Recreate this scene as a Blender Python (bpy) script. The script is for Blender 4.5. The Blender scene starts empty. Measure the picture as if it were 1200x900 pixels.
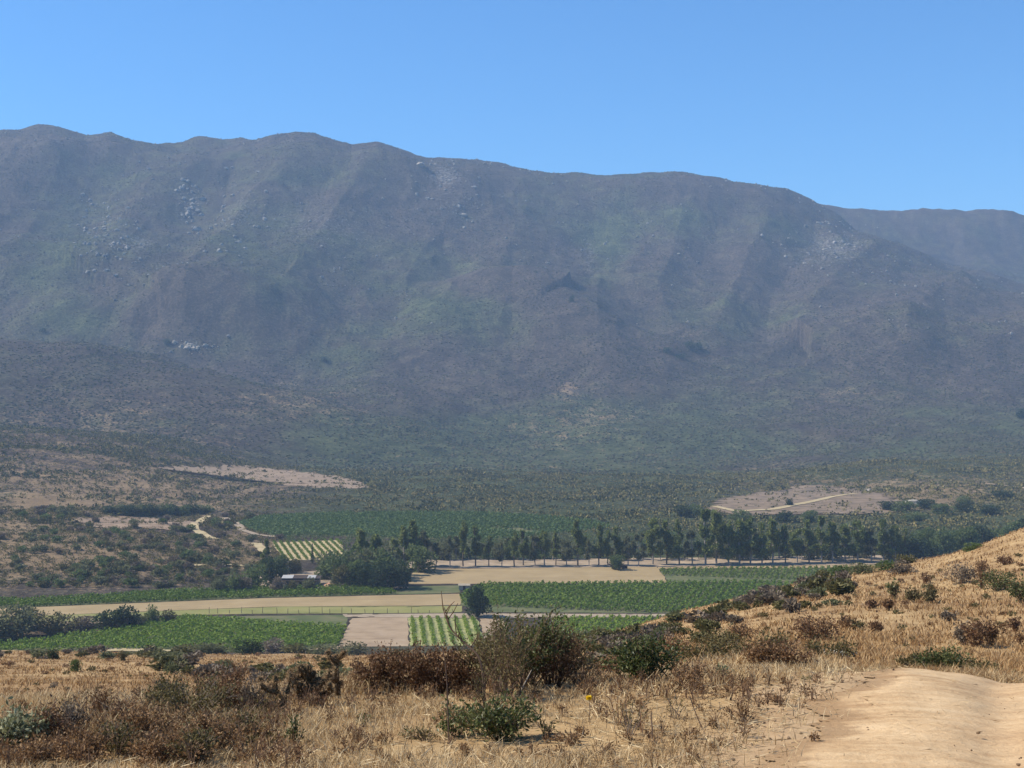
import bpy, math, random
import numpy as np

# ------------------------------------------------------------------ camera, sky, sun, exposure
SC = bpy.context.scene
COL = SC.collection
F = 1648.0            # focal length in pixels of a 1200 px wide picture
H = 85.0              # eye height above the valley floor
cam_d = bpy.data.cameras.new('camera')
cam = bpy.data.objects.new('camera', cam_d)
COL.objects.link(cam)
cam.location = (0, 0, H)
cam.rotation_euler = (math.radians(90), 0, 0)
cam_d.sensor_width = 36.0
cam_d.lens = 36.0 * F / 1200.0
cam_d.clip_start = 0.1
cam_d.clip_end = 40000
SC.camera = cam

SUN_DIR = np.array([-0.70, 0.10, 0.70]); SUN_DIR /= np.linalg.norm(SUN_DIR)
sun_el = math.asin(SUN_DIR[2])
sun_az = math.atan2(SUN_DIR[0], SUN_DIR[1])          # clockwise from +Y
world = bpy.data.worlds.new('World'); SC.world = world
world.use_nodes = True
wn = world.node_tree
sky = wn.nodes.new('ShaderNodeTexSky')
sky.sky_type = 'NISHITA'; sky.sun_disc = False
sky.sun_elevation = sun_el; sky.sun_rotation = sun_az
sky.altitude = 1500; sky.air_density = 1.25; sky.dust_density = 0.0; sky.ozone_density = 6.0
bg = wn.nodes['Background']
tint = wn.nodes.new('ShaderNodeMix'); tint.data_type = 'RGBA'; tint.blend_type = 'MULTIPLY'
tint.inputs[0].default_value = 1.0; tint.inputs[7].default_value = (0.57, 0.955, 1.22, 1)
wn.links.new(sky.outputs[0], tint.inputs[6]); wn.links.new(tint.outputs[2], bg.inputs[0])
bg.inputs[1].default_value = 0.084

sun_d = bpy.data.lights.new('sun', 'SUN')
sun_d.energy = 5.0; sun_d.angle = math.radians(0.5); sun_d.color = (1.0, 0.94, 0.83)
sun = bpy.data.objects.new('sun', sun_d); COL.objects.link(sun)
sun.location = (-300, 50, 900)
from mathutils import Vector
sun.rotation_euler = Vector(SUN_DIR).to_track_quat('Z', 'Y').to_euler()

SC.view_settings.view_transform = 'Standard'
SC.view_settings.look = 'None'
SC.view_settings.exposure = 0.68
SC.view_settings.gamma = 1.0
SC.view_settings.use_curve_mapping = False
SC.render.engine = 'CYCLES'
SC.cycles.max_bounces = 5
SC.cycles.diffuse_bounces = 2
SC.cycles.transmission_bounces = 2
SC.cycles.volume_bounces = 1
SC.cycles.use_denoising = True
HAZE = 0.000098

R = np.random.default_rng(11)

# ------------------------------------------------------------------ numpy noise
def _hash(ix, iy, seed):
    h = (ix.astype(np.int64) * 374761393 + iy.astype(np.int64) * 668265263 + seed * 974634777) & 0xFFFFFFFF
    h = ((h ^ (h >> 13)) * 1274126177) & 0xFFFFFFFF
    h = h ^ (h >> 16)
    return (h & 0xFFFF) / 65535.0
def vnoise(x, y, seed=0):
    x = np.asarray(x, float); y = np.asarray(y, float)
    ix = np.floor(x); iy = np.floor(y); fx = x - ix; fy = y - iy
    fx = fx * fx * fx * (fx * (fx * 6 - 15) + 10); fy = fy * fy * fy * (fy * (fy * 6 - 15) + 10)
    a = _hash(ix, iy, seed); b = _hash(ix + 1, iy, seed); c = _hash(ix, iy + 1, seed); d = _hash(ix + 1, iy + 1, seed)
    return (a + (b - a) * fx) * (1 - fy) + (c + (d - c) * fx) * fy     # 0..1
def fbm(x, y, seed=0, octv=4, gain=0.5):
    s = 0; a = 1; t = 0
    for o in range(octv):
        s = s + a * (vnoise(x * 2**o + 17.3 * o, y * 2**o - 9.1 * o, seed + o) - 0.5) * 2; t += a; a *= gain
    return s / t                                                      # -1..1
def ridged(x, y, seed=0, octv=4):
    s = 0; a = 1; t = 0
    for o in range(octv):
        s = s + a * (1 - np.abs(vnoise(x * 2**o + 5.3 * o, y * 2**o + 3.7 * o, seed + o) * 2 - 1)); t += a; a *= 0.5
    return s / t
def sstep(a, b, x):
    t = np.clip((x - a) / (b - a), 0, 1); return t * t * (3 - 2 * t)

# ------------------------------------------------------------------ mesh helpers
class MB:
    def __init__(self): self.V = []; self.Q = []; self.T = []; self.n = 0; self.mq = []; self.mt = []
    def add(self, V, Q=None, T=None, mi=0):
        V = np.asarray(V, float).reshape(-1, 3)
        if Q is not None and len(Q):
            Q = np.asarray(Q, np.int64).reshape(-1, 4) + self.n; self.Q.append(Q); self.mq.append(np.full(len(Q), mi))
        if T is not None and len(T):
            T = np.asarray(T, np.int64).reshape(-1, 3) + self.n; self.T.append(T); self.mt.append(np.full(len(T), mi))
        self.V.append(V); self.n += len(V); return self
    def arrays(self):
        V = np.concatenate(self.V) if self.V else np.zeros((0, 3))
        Q = np.concatenate(self.Q) if self.Q else np.zeros((0, 4), np.int64)
        T = np.concatenate(self.T) if self.T else np.zeros((0, 3), np.int64)
        return V, Q, T
    def mesh(self, name, mats, smooth=False):
        V, Q, T = self.arrays()
        me = bpy.data.meshes.new(name)
        me.vertices.add(len(V)); me.vertices.foreach_set('co', V.astype(np.float32).ravel())
        nl = Q.size + T.size
        me.loops.add(nl)
        me.loops.foreach_set('vertex_index', np.concatenate([Q.ravel(), T.ravel()]).astype(np.int32))
        nf = len(Q) + len(T)
        me.polygons.add(nf)
        st = np.concatenate([np.arange(len(Q)) * 4, Q.size + np.arange(len(T)) * 3]).astype(np.int32)
        me.polygons.foreach_set('loop_start', st)
        if not isinstance(mats, (list, tuple)): mats = [mats]
        for m in mats: me.materials.append(m)
        mi = np.concatenate((self.mq or [np.zeros(0)]) + (self.mt or [np.zeros(0)])).astype(np.int32)
        me.polygons.foreach_set('material_index', mi)
        me.polygons.foreach_set('use_smooth', np.full(nf, smooth))
        me.update(calc_edges=True); me.validate()
        return me
    def build(self, name, mats, parent=None, loc=None, smooth=False):
        o = bpy.data.objects.new(name, self.mesh(name, mats, smooth)); COL.objects.link(o)
        if parent is not None: o.parent = parent
        if loc is not None: o.location = loc
        return o

def tag(o, label=None, cat=None, group=None, kind=None):
    if label: o['label'] = label
    if cat: o['category'] = cat
    if group: o['group'] = group
    if kind: o['kind'] = kind
    return o
def thing(name, label, cat, loc=(0, 0, 0), rz=0.0, group=None, scale=1.0):
    o = bpy.data.objects.new(name, None); COL.objects.link(o)
    o.empty_display_size = 0.3
    o.location = loc; o.rotation_euler = (0, 0, rz)
    o.scale = scale if isinstance(scale, (tuple, list)) else (scale,) * 3
    return tag(o, label, cat, group)
def dup(root, name, loc, rz, scale=1.0, label=None, group=None):
    c = root.copy(); c.name = name; COL.objects.link(c)
    c.location = loc; c.rotation_euler = (0, 0, rz)
    c.scale = scale if isinstance(scale, (tuple, list)) else (scale,) * 3
    if label: c['label'] = label
    if group: c['group'] = group
    for ch in list(root.children):
        k = ch.copy(); COL.objects.link(k); k.parent = c
        for g in list(ch.children):
            q = g.copy(); COL.objects.link(q); q.parent = k
    return c

def unit(v): return v / np.maximum(np.linalg.norm(v, axis=-1, keepdims=True), 1e-9)
def rand_dirs(n, rng):
    return unit(rng.normal(size=(n, 3)))
def cards(C, D, L, W, rng, fold=0.15):
    """leaf-shaped quads: C base points, D directions, L lengths, W widths"""
    n = len(C); D = unit(D); L = np.broadcast_to(L, n)[:, None]; W = np.broadcast_to(W, n)[:, None]
    r = rand_dirs(n, rng); S = unit(np.cross(D, r)); N = np.cross(S, D)
    a = C; b = C + D * L * 0.5 + S * W * 0.5 + N * W * fold; c = C + D * L; d = C + D * L * 0.5 - S * W * 0.5 + N * W * fold
    V = np.stack([a, b, c, d], 1).reshape(-1, 3)
    return V, np.arange(4 * n).reshape(-1, 4)
def tube(P, rad, sides=4, cap=True):
    P = np.asarray(P, float); n = len(P); rad = np.broadcast_to(np.asarray(rad, float), n)
    T = unit(np.gradient(P, axis=0))
    ref = np.array([0.31, 0.95, 0.05]) if abs(T[:, 2]).mean() > 0.5 else np.array([0.05, 0.1, 1.0])
    A = unit(np.cross(T, ref)); B = np.cross(T, A)
    ang = np.arange(sides) * 2 * math.pi / sides
    V = (P[:, None, :] + rad[:, None, None] * (np.cos(ang)[None, :, None] * A[:, None, :] + np.sin(ang)[None, :, None] * B[:, None, :])).reshape(-1, 3)
    i = np.arange(n - 1)[:, None] * sides; j = np.arange(sides)[None, :]; k = (j + 1) % sides
    Q = np.stack([i + j, i + k, i + sides + k, i + sides + j], -1).reshape(-1, 4)
    T3 = None
    if cap:
        V = np.vstack([V, P[-1] + T[-1] * rad[-1] * 0.6])
        e = (n - 1) * sides; T3 = [[e + a, e + (a + 1) % sides, len(V) - 1] for a in range(sides)]
    return V, Q, T3
def box(x0, x1, y0, y1, z0, z1):
    V = [(x0, y0, z0), (x1, y0, z0), (x1, y1, z0), (x0, y1, z0), (x0, y0, z1), (x1, y0, z1), (x1, y1, z1), (x0, y1, z1)]
    Q = [(0, 3, 2, 1), (4, 5, 6, 7), (0, 1, 5, 4), (1, 2, 6, 5), (2, 3, 7, 6), (3, 0, 4, 7)]
    return V, Q

def ico():
    p = (1 + 5**0.5) / 2
    V = unit(np.array([(-1, p, 0), (1, p, 0), (-1, -p, 0), (1, -p, 0), (0, -1, p), (0, 1, p), (0, -1, -p), (0, 1, -p), (p, 0, -1), (p, 0, 1), (-p, 0, -1), (-p, 0, 1)], float))
    T = np.array([(0, 11, 5), (0, 5, 1), (0, 1, 7), (0, 7, 10), (0, 10, 11), (1, 5, 9), (5, 11, 4), (11, 10, 2), (10, 7, 6), (7, 1, 8), (3, 9, 4), (3, 4, 2), (3, 2, 6), (3, 6, 8), (3, 8, 9), (4, 9, 5), (2, 4, 11), (6, 2, 10), (8, 6, 7), (9, 8, 1)])
    return V, T
def ico_sub(V, T):
    V = list(map(tuple, V)); c = {}; out = []
    def mid(a, b):
        k = (min(a, b), max(a, b))
        if k not in c:
            m = unit((np.array(V[a]) + np.array(V[b]))); c[k] = len(V); V.append(tuple(m))
        return c[k]
    for a, b, d in T:
        x, y, z = mid(a, b), mid(b, d), mid(d, a)
        out += [(a, x, z), (b, y, x), (d, z, y), (x, y, z)]
    return np.array(V), np.array(out)
ICO = ico(); ICO2 = ico_sub(*ICO); ICO3 = ico_sub(*ICO2)

# ------------------------------------------------------------------ materials
def new_mat(name):
    m = bpy.data.materials.new(name); m.use_nodes = True
    nt = m.node_tree; b = nt.nodes['Principled BSDF']
    b.inputs['Specular IOR Level'].default_value = 0.2
    return m, nt, b
def N(nt, t, **kw):
    n = nt.nodes.new(t)
    for k, v in kw.items(): setattr(n, k, v)
    return n
def ramp(nt, fac, stops, interp='LINEAR'):
    r = N(nt, 'ShaderNodeValToRGB'); r.color_ramp.interpolation = interp
    e = r.color_ramp.elements
    while len(e) < len(stops): e.new(0.5)
    for el, (p, c) in zip(e, stops): el.position = p; el.color = (*c, 1) if len(c) == 3 else c
    nt.links.new(fac, r.inputs[0]); return r.outputs[0]
def noise(nt, vec, scale, detail=4, rough=0.55, dist=0.0):
    n = N(nt, 'ShaderNodeTexNoise'); n.inputs['Scale'].default_value = scale; n.inputs['Detail'].default_value = detail
    n.inputs['Roughness'].default_value = rough; n.inputs['Distortion'].default_value = dist
    nt.links.new(vec, n.inputs['Vector']); return n.outputs['Fac']
def mix(nt, fac, a, b, mode='MIX'):
    m = N(nt, 'ShaderNodeMix', data_type='RGBA', blend_type=mode)
    for s, v in ((m.inputs[0], fac), (m.inputs[6], a), (m.inputs[7], b)):
        if hasattr(v, 'node'): nt.links.new(v, s)
        elif isinstance(v, (int, float)): s.default_value = v
        else: s.default_value = (*v, 1)
    return m.outputs[2]
def mth(nt, op, a, b=0.0, c=0.0):
    m = N(nt, 'ShaderNodeMath', operation=op)
    for s, v in zip(m.inputs, (a, b, c)):
        if hasattr(v, 'node'): nt.links.new(v, s)
        else: s.default_value = v
    return m.outputs[0]
def smooth01(nt, x, a, b):
    m = N(nt, 'ShaderNodeMapRange', interpolation_type='SMOOTHSTEP')
    nt.links.new(x, m.inputs[0])
    for i, v in ((1, a), (2, b)):
        if hasattr(v, 'node'): nt.links.new(v, m.inputs[i])
        else: m.inputs[i].default_value = v
    return m.outputs[0]
def bump(nt, b, h, strength=0.5, dist=0.1):
    n = N(nt, 'ShaderNodeBump'); n.inputs['Strength'].default_value = strength; n.inputs['Distance'].default_value = dist
    nt.links.new(h, n.inputs['Height']); nt.links.new(n.outputs[0], b.inputs['Normal'])
def pos(nt): return N(nt, 'ShaderNodeNewGeometry').outputs['Position']

def leaf_mat(name, cols, transl=0.3, rough=0.6, spread=1.0):
    """leaves: colour varies leaf by leaf, plant by plant"""
    m, nt, b = new_mat(name)
    g = N(nt, 'ShaderNodeNewGeometry'); oi = N(nt, 'ShaderNodeObjectInfo')
    f = mth(nt, 'ADD', mth(nt, 'MULTIPLY', g.outputs['Random Per Island'], 0.72), mth(nt, 'MULTIPLY', oi.outputs['Random'], 0.28))
    n = len(cols)
    c = ramp(nt, f, [(i / (n - 1), col) for i, col in enumerate(cols)])
    nt.links.new(c, b.inputs['Base Color']); b.inputs['Roughness'].default_value = rough
    tr = N(nt, 'ShaderNodeBsdfTranslucent'); nt.links.new(c, tr.inputs[0])
    ms = N(nt, 'ShaderNodeMixShader'); ms.inputs[0].default_value = transl
    nt.links.new(b.outputs[0], ms.inputs[1]); nt.links.new(tr.outputs[0], ms.inputs[2])
    nt.links.new(ms.outputs[0], nt.nodes['Material Output'].inputs[0])
    return m
def noise_mat(name, cols, scale, rough=0.9, bumpd=0.0, bscale=None, detail=5, furrow=None):
    m, nt, b = new_mat(name)
    p = pos(nt); f = noise(nt, p, scale, detail, 0.6)
    if furrow is not None:                                   # streaks left by tillage and mowing
        mp = N(nt, 'ShaderNodeMapping'); nt.links.new(p, mp.inputs[0]); mp.inputs['Rotation'].default_value = (0, 0, furrow); mp.inputs['Scale'].default_value = (0.025, 0.55, 0.3)
        f = mth(nt, 'ADD', mth(nt, 'MULTIPLY', f, 0.6), mth(nt, 'MULTIPLY', noise(nt, mp.outputs[0], 1.0, 5, 0.7), 0.4))
    n = len(cols)
    c = ramp(nt, f, [(0.3 + 0.4 * i / (n - 1), col) for i, col in enumerate(cols)])
    nt.links.new(c, b.inputs['Base Color']); b.inputs['Roughness'].default_value = rough
    if bumpd: bump(nt, b, noise(nt, p, bscale or scale * 4, 6, 0.6), 0.7, bumpd)
    return m

def far_mat():
    m, nt, b = new_mat('chaparral_ground')
    p = pos(nt)
    z = N(nt, 'ShaderNodeVertexColor', layer_name='zone')
    sp = N(nt, 'ShaderNodeSeparateColor'); nt.links.new(z.outputs[0], sp.inputs[0])
    grn, soil, rock = sp.outputs[0], sp.outputs[1], sp.outputs[2]
    big = noise(nt, p, 0.004, 6, 0.6); mid = noise(nt, p, 0.03, 5, 0.65); fine = noise(nt, p, 0.22, 6, 0.8)
    f2 = mth(nt, 'ADD', mth(nt, 'MULTIPLY', fine, 0.72), mth(nt, 'MULTIPLY', mid, 0.28))
    brown = ramp(nt, f2, [(0.34, (0.016, 0.0125, 0.010)), (0.48, (0.046, 0.035, 0.028)), (0.62, (0.120, 0.092, 0.068))])
    green = ramp(nt, f2, [(0.34, (0.012, 0.016, 0.007)), (0.48, (0.040, 0.048, 0.020)), (0.62, (0.112, 0.118, 0.054))])
    gf = smooth01(nt, mth(nt, 'ADD', mth(nt, 'MULTIPLY', big, 0.75), mth(nt, 'ADD', mth(nt, 'MULTIPLY', mid, 0.4), mth(nt, 'MULTIPLY', grn, 0.42))), 0.58, 0.88)
    c = mix(nt, gf, brown, green)
    # bare pinkish soil between the shrubs
    sn = mth(nt, 'ADD', mth(nt, 'MULTIPLY', noise(nt, p, 0.33, 4, 0.75), 0.62), mth(nt, 'MULTIPLY', noise(nt, p, 0.05, 4, 0.6), 0.38))
    thr = mth(nt, 'SUBTRACT', 0.70, mth(nt, 'MULTIPLY', soil, 0.42))
    sf = smooth01(nt, sn, mth(nt, 'SUBTRACT', thr, 0.05), mth(nt, 'ADD', thr, 0.05))
    soilc = ramp(nt, mid, [(0.3, (0.155, 0.105, 0.057)), (0.7, (0.285, 0.20, 0.115))])
    c = mix(nt, sf, c, soilc)
    # grey granite
    rn = noise(nt, p, 0.14, 6, 0.8)
    rthr = mth(nt, 'SUBTRACT', 0.80, mth(nt, 'MULTIPLY', rock, 0.42))
    rf = smooth01(nt, rn, mth(nt, 'SUBTRACT', rthr, 0.03), mth(nt, 'ADD', rthr, 0.04))
    rockc = ramp(nt, fine, [(0.35, (0.09, 0.083, 0.075)), (0.65, (0.23, 0.21, 0.19))])
    c = mix(nt, rf, c, rockc)
    nt.links.new(c, b.inputs['Base Color']); b.inputs['Roughness'].default_value = 0.95
    b.inputs['Specular IOR Level'].default_value = 0.05
    bump(nt, b, fine, 0.8, 2.5)
    return m

def near_mat():
    m, nt, b = new_mat('dry_grass_ground')
    p = pos(nt)
    z = N(nt, 'ShaderNodeVertexColor', layer_name='zone')
    sp = N(nt, 'ShaderNodeSeparateColor'); nt.links.new(z.outputs[0], sp.inputs[0])
    big = noise(nt, p, 0.12, 5, 0.6); mid = noise(nt, p, 1.1, 6, 0.65); fine = noise(nt, p, 9.0, 5, 0.7)
    f = mth(nt, 'ADD', mth(nt, 'MULTIPLY', big, 0.45), mth(nt, 'ADD', mth(nt, 'MULTIPLY', mid, 0.35), mth(nt, 'MULTIPLY', fine, 0.2)))
    c = ramp(nt, f, [(0.36, (0.13, 0.075, 0.036)), (0.46, (0.24, 0.148, 0.070)), (0.55, (0.345, 0.230, 0.112)), (0.66, (0.43, 0.305, 0.16))])
    dirt = ramp(nt, mid, [(0.3, (0.29, 0.185, 0.098)), (0.7, (0.42, 0.29, 0.165))])
    sf = smooth01(nt, mth(nt, 'ADD', sp.outputs[1], mth(nt, 'MULTIPLY', mth(nt, 'SUBTRACT', mid, 0.5), 0.9)), 0.35, 0.7)
    c = mix(nt, sf, c, dirt)
    br = smooth01(nt, mth(nt, 'ADD', sp.outputs[0], mth(nt, 'MULTIPLY', mth(nt, 'SUBTRACT', mid, 0.5), 0.8)), 0.4, 0.75)
    c = mix(nt, br, c, (0.15, 0.095, 0.055))
    nt.links.new(c, b.inputs['Base Color']); b.inputs['Roughness'].default_value = 0.95
    b.inputs['Specular IOR Level'].default_value = 0.05
    bump(nt, b, fine, 0.6, 0.03)
    return m

def road_mat():
    m, nt, b = new_mat('sandy_road')
    p = pos(nt)
    mid = noise(nt, p, 0.9, 6, 0.65); fine = noise(nt, p, 14.0, 6, 0.75)
    mp = N(nt, 'ShaderNodeMapping'); nt.links.new(p, mp.inputs[0]); mp.inputs['Rotation'].default_value = (0, 0, math.radians(-62)); mp.inputs['Scale'].default_value = (0.5, 5.0, 1)
    streak = noise(nt, mp.outputs[0], 1.2, 4, 0.6)
    f = mth(nt, 'ADD', mth(nt, 'MULTIPLY', mid, 0.4), mth(nt, 'ADD', mth(nt, 'MULTIPLY', fine, 0.3), mth(nt, 'MULTIPLY', streak, 0.3)))
    c = ramp(nt, f, [(0.38, (0.33, 0.20, 0.10)), (0.48, (0.48, 0.32, 0.172)), (0.60, (0.60, 0.43, 0.25))])
    z = N(nt, 'ShaderNodeVertexColor', layer_name='zone'); sp = N(nt, 'ShaderNodeSeparateColor'); nt.links.new(z.outputs[0], sp.inputs[0])
    loose = smooth01(nt, mth(nt, 'ADD', sp.outputs[1], mth(nt, 'MULTIPLY', mth(nt, 'SUBTRACT', fine, 0.5), 1.6)), 0.30, 0.75)
    c = mix(nt, mth(nt, 'MULTIPLY', loose, 0.75), c, (0.27, 0.165, 0.085))
    c = mix(nt, mth(nt, 'MULTIPLY', sp.outputs[0], 0.45), c, (0.47, 0.315, 0.18))
    grit = smooth01(nt, noise(nt, p, 38.0, 3, 0.7), 0.62, 0.70); c = mix(nt, mth(nt, 'MULTIPLY', grit, 0.6), c, (0.17, 0.105, 0.06))
    nt.links.new(c, b.inputs['Base Color']); b.inputs['Roughness'].default_value = 0.95
    b.inputs['Specular IOR Level'].default_value = 0.05
    bump(nt, b, mth(nt, 'ADD', fine, mth(nt, 'MULTIPLY', streak, 0.6)), 0.8, 0.025)
    return m

M_FAR = far_mat(); M_NEAR = near_mat(); M_ROAD = road_mat()

# ------------------------------------------------------------------ terrain
def pchip_cols(Y, Z, rows):
    """Y,Z: (k, ncol) knots; rows: (nrow,) or (nrow,ncol) -> heights (nrow, ncol)"""
    h = np.diff(Y, axis=0); d = np.diff(Z, axis=0) / h
    m = np.zeros_like(Z); m[0] = d[0]; m[-1] = d[-1]
    s = d[:-1] * d[1:] > 0
    w1 = 2 * h[1:] + h[:-1]; w2 = h[1:] + 2 * h[:-1]
    with np.errstate(divide='ignore', invalid='ignore'):
        hm = (w1 + w2) / (w1 / d[:-1] + w2 / d[1:])
    m[1:-1] = np.where(s, hm, 0)
    yy = rows[:, None] if rows.ndim == 1 else rows
    out = np.broadcast_to(Z[0][None], (len(rows), Z.shape[1])).copy()
    for k in range(len(Y) - 1):
        y0 = Y[k][None]; y1 = Y[k + 1][None]
        t = (yy - y0) / (y1 - y0); sel = (t >= 0) & (t <= 1)
        hh = h[k][None]
        v = (2*t**3 - 3*t**2 + 1) * Z[k][None] + (t**3 - 2*t**2 + t) * hh * m[k][None] + (-2*t**3 + 3*t**2) * Z[k+1][None] + (t**3 - t**2) * hh * m[k+1][None]
        out = np.where(sel, v, out)
    out = np.where(yy > Y[-1][None], Z[-1][None], out)
    return out
def curve(pts, u):
    a = np.array(pts, float); return np.interp(u, a[:, 0], a[:, 1])
def zv(v, y): return H - (np.asarray(v, float) - 450.0) / F * y      # picture row at depth y -> height

# --- far side: valley floor, foothills, mountain (fan grid: x = s*y)
NS = 900
S_ = np.concatenate([np.linspace(-0.85, -0.40, 90)[:-1], np.linspace(-0.40, 0.40, NS), np.linspace(0.40, 0.85, 90)[1:]])
YR = np.concatenate([np.geomspace(250, 930, 150)[:-1], np.geomspace(930, 4000, 430)[:-1], np.geomspace(4000, 7200, 70)])
U_ = 600 + F * S_
def K(y, pts, z=None):
    if z is not None: return np.full_like(U_, y), np.full_like(U_, z)
    return np.full_like(U_, y), zv(curve(pts, U_), y)
skyline = [(-300,170),(-100,152),(0,151),(20,154),(45,149),(65,152),(85,158),(103,162),(128,158),(155,168),(180,170),(205,170),(230,166),(265,167),(283,164),(300,166),(320,161),(347,157),(370,160),(395,170),(412,176),(442,173),(470,177),(500,184),(540,188),(600,199),(700,204),(800,206),(830,210),(860,217),(890,220),(920,226),(950,239),(975,252),(1000,268),(1060,292),(1110,312),(1200,335),(1500,350)]
knots = [
    K(250, None, 0.0), K(560, None, 0.0),
    K(720, [(-300,630),(0,634),(150,637),(260,644),(320,644.6),(1500,644.6)]),
    K(935, [(-300,585),(0,588),(120,593),(220,598.5),(300,599.8),(1500,599.8)]),
    K(1400, [(-300,480),(0,500),(150,514),(300,545),(450,556),(600,560),(750,560),(900,556),(1050,548),(1200,545),(1500,540)]),
    K(1560, [(-300,485),(0,498),(150,510),(300,525),(450,540),(600,545),(750,545),(900,545),(1050,535),(1200,530),(1500,525)]),
    K(2000, [(-300,380),(0,395),(90,402),(180,415),(270,440),(350,458),(420,474),(520,488),(600,497),(750,498),(900,498),(1050,489),(1200,485),(1500,470)]),
    K(2250, [(-300,395),(0,424),(90,430),(180,444),(270,457),(350,455),(420,455),(520,459),(600,464),(750,464),(900,462),(1050,454),(1200,448),(1500,450)]),
    K(2450, [(-300,375),(0,370),(150,365),(300,368),(450,405),(600,420),(700,385),(800,400),(900,412),(1050,402),(1200,395),(1500,395)]),
    K(2950, [(-300,260),(0,262),(300,270),(450,275),(600,296),(700,285),(800,300),(900,312),(1000,330),(1200,355),(1500,360)]),
    K(3600, skyline),
    K(3830, [(-300,260),(850,262),(950,258),(1000,275),(1060,288),(1110,300),(1200,315),(1500,340)]),
    K(4150, [(-300,262),(850,262),(930,242),(960,239.5),(1000,244),(1030,246),(1060,247),(1100,246.5),(1130,248),(1150,249),(1175,251),(1200,255),(1300,262),(1500,280)]),
    K(5600, [(-300,330),(900,340),(1200,345),(1500,350)]),
    K(7200, None, 0.0),
]
YK = np.stack([k[0] for k in knots]); ZK = np.stack([k[1] for k in knots])
ZF = pchip_cols(YK, ZK, YR)
_k = np.hanning(33)[1:-1]; _k /= _k.sum(); _h = len(_k) // 2
_Zp = np.pad(ZF, ((_h, _h), (0, 0)), 'edge'); _Zs = sum(_k[i] * _Zp[i:i + len(YR)] for i in range(len(_k)))
_w = (sstep(1450, 1700, YR) * sstep(3300, 3000, YR))[:, None]; ZF = ZF * (1 - _w) + _Zs * _w          # no kinks where the profile turns
XF = S_[None, :] * YR[:, None]; YF = np.broadcast_to(YR[:, None], XF.shape)

def samp_far(x, y):
    x = np.asarray(x, float); y = np.asarray(y, float); yc = np.clip(y, YR[0], YR[-1] - 1)
    fr = np.interp(yc, YR, np.arange(len(YR))); fs = np.interp(x / yc, S_, np.arange(len(S_)))
    i = np.clip(fr.astype(int), 0, len(YR) - 2); j = np.clip(fs.astype(int), 0, len(S_) - 2); a = fr - i; b = fs - j
    return (ZF[i, j] * (1 - a) + ZF[i + 1, j] * a) * (1 - b) + (ZF[i, j + 1] * (1 - a) + ZF[i + 1, j + 1] * a) * b
ZBASE = ZF.copy(); UPS = np.zeros_like(ZF); DNS = np.zeros_like(ZF)
_yb = np.geomspace(1850, 3650, 1100)
def on_slope(u, v, dz, ymin=2230):
    """depth at which the sight line of picture point (u, v) meets the smooth slope raised by dz"""
    x = (u - 600) / F * _yb; k = np.nonzero((zv(v, _yb) <= samp_base(x, _yb) + dz) & (_yb >= ymin))[0]
    return _yb[k[0]] if len(k) else 3600.0
def samp_base(x, y):
    fr = np.interp(y, YR, np.arange(len(YR))); fs = np.interp(x / y, S_, np.arange(len(S_)))
    i = np.clip(fr.astype(int), 0, len(YR) - 2); j = np.clip(fs.astype(int), 0, len(S_) - 2); a = fr - i; b = fs - j
    return (ZBASE[i, j] * (1 - a) + ZBASE[i + 1, j] * a) * (1 - b) + (ZBASE[i, j + 1] * (1 - a) + ZBASE[i + 1, j + 1] * a) * b
def relief(uv, amp, width, power=1.5, t0=0.12, t1=0.25, ymin=2230):
    """a spur (amp > 0) or a gully (amp < 0) running down the slope through picture points uv"""
    global ZF
    n = len(uv); tp = np.linspace(0, 1, n); tap = sstep(-0.02, t0, tp) * sstep(1.0, 1 - t1, tp)
    p = []
    for (u, v), a in zip(uv, tap):
        y = on_slope(u, v, amp * a, ymin); p.append(((u - 600) / F * y, y))
    p = np.array(p); seg = np.linalg.norm(np.diff(p, axis=0), axis=1); L = np.concatenate([[0], np.cumsum(seg)])
    m = max(8, int(L[-1] / 55)); t = np.linspace(0, L[-1], m)
    q = np.stack([np.interp(t, L, p[:, i]) for i in range(2)], 1)
    for _ in range(3): q[1:-1] = (q[:-2] + 2 * q[1:-1] + q[2:]) / 4
    q[:, 0] += fbm(t / 260.0, t * 0 + p[0, 0] / 100, 78, 3) * 26 * np.clip(np.minimum(t, L[-1] - t) / 200, 0, 1)
    A = amp * sstep(-0.02, t0, t / L[-1]) * sstep(1.0, 1 - t1, t / L[-1])
    w2 = width * 1.4 + 20
    r0, r1 = np.searchsorted(YR, q[:, 1].min() - w2), np.searchsorted(YR, q[:, 1].max() + w2)
    X, Y = XF[r0:r1], YF[r0:r1]; best = np.full(X.shape, 1e12); AA = np.zeros_like(best)
    for k in range(m - 1):
        e = q[k + 1] - q[k]; f = np.clip(((X - q[k, 0]) * e[0] + (Y - q[k, 1]) * e[1]) / (e @ e), 0, 1)
        dd = (X - q[k, 0] - f * e[0])**2 + (Y - q[k, 1] - f * e[1])**2; s_ = dd < best
        best = np.where(s_, dd, best); AA = np.where(s_, A[k] + (A[k + 1] - A[k]) * f, AA)
    dd = np.sqrt(best + 10**2) - 10
    wv = width * (1 + 0.3 * fbm(X / 230, Y / 230, 5, 2))
    f = np.clip(1 - dd / wv, 0, 1); h = AA * (0.45 * f**power + 0.55 * f * f * (3 - 2 * f))
    if amp > 0: UPS[r0:r1] = np.maximum(UPS[r0:r1], h)
    else: DNS[r0:r1] = np.minimum(DNS[r0:r1], h)
relief([(520,190),(560,225),(600,265),(640,305),(672,338)], 62, 375, 1.3)
relief([(812,208),(775,250),(735,300),(705,335)], 42, 300, 1.3)
relief([(738,214),(712,265),(694,318),(678,350)], -80, 230, 1.2, 0.2, 0.3)
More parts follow.
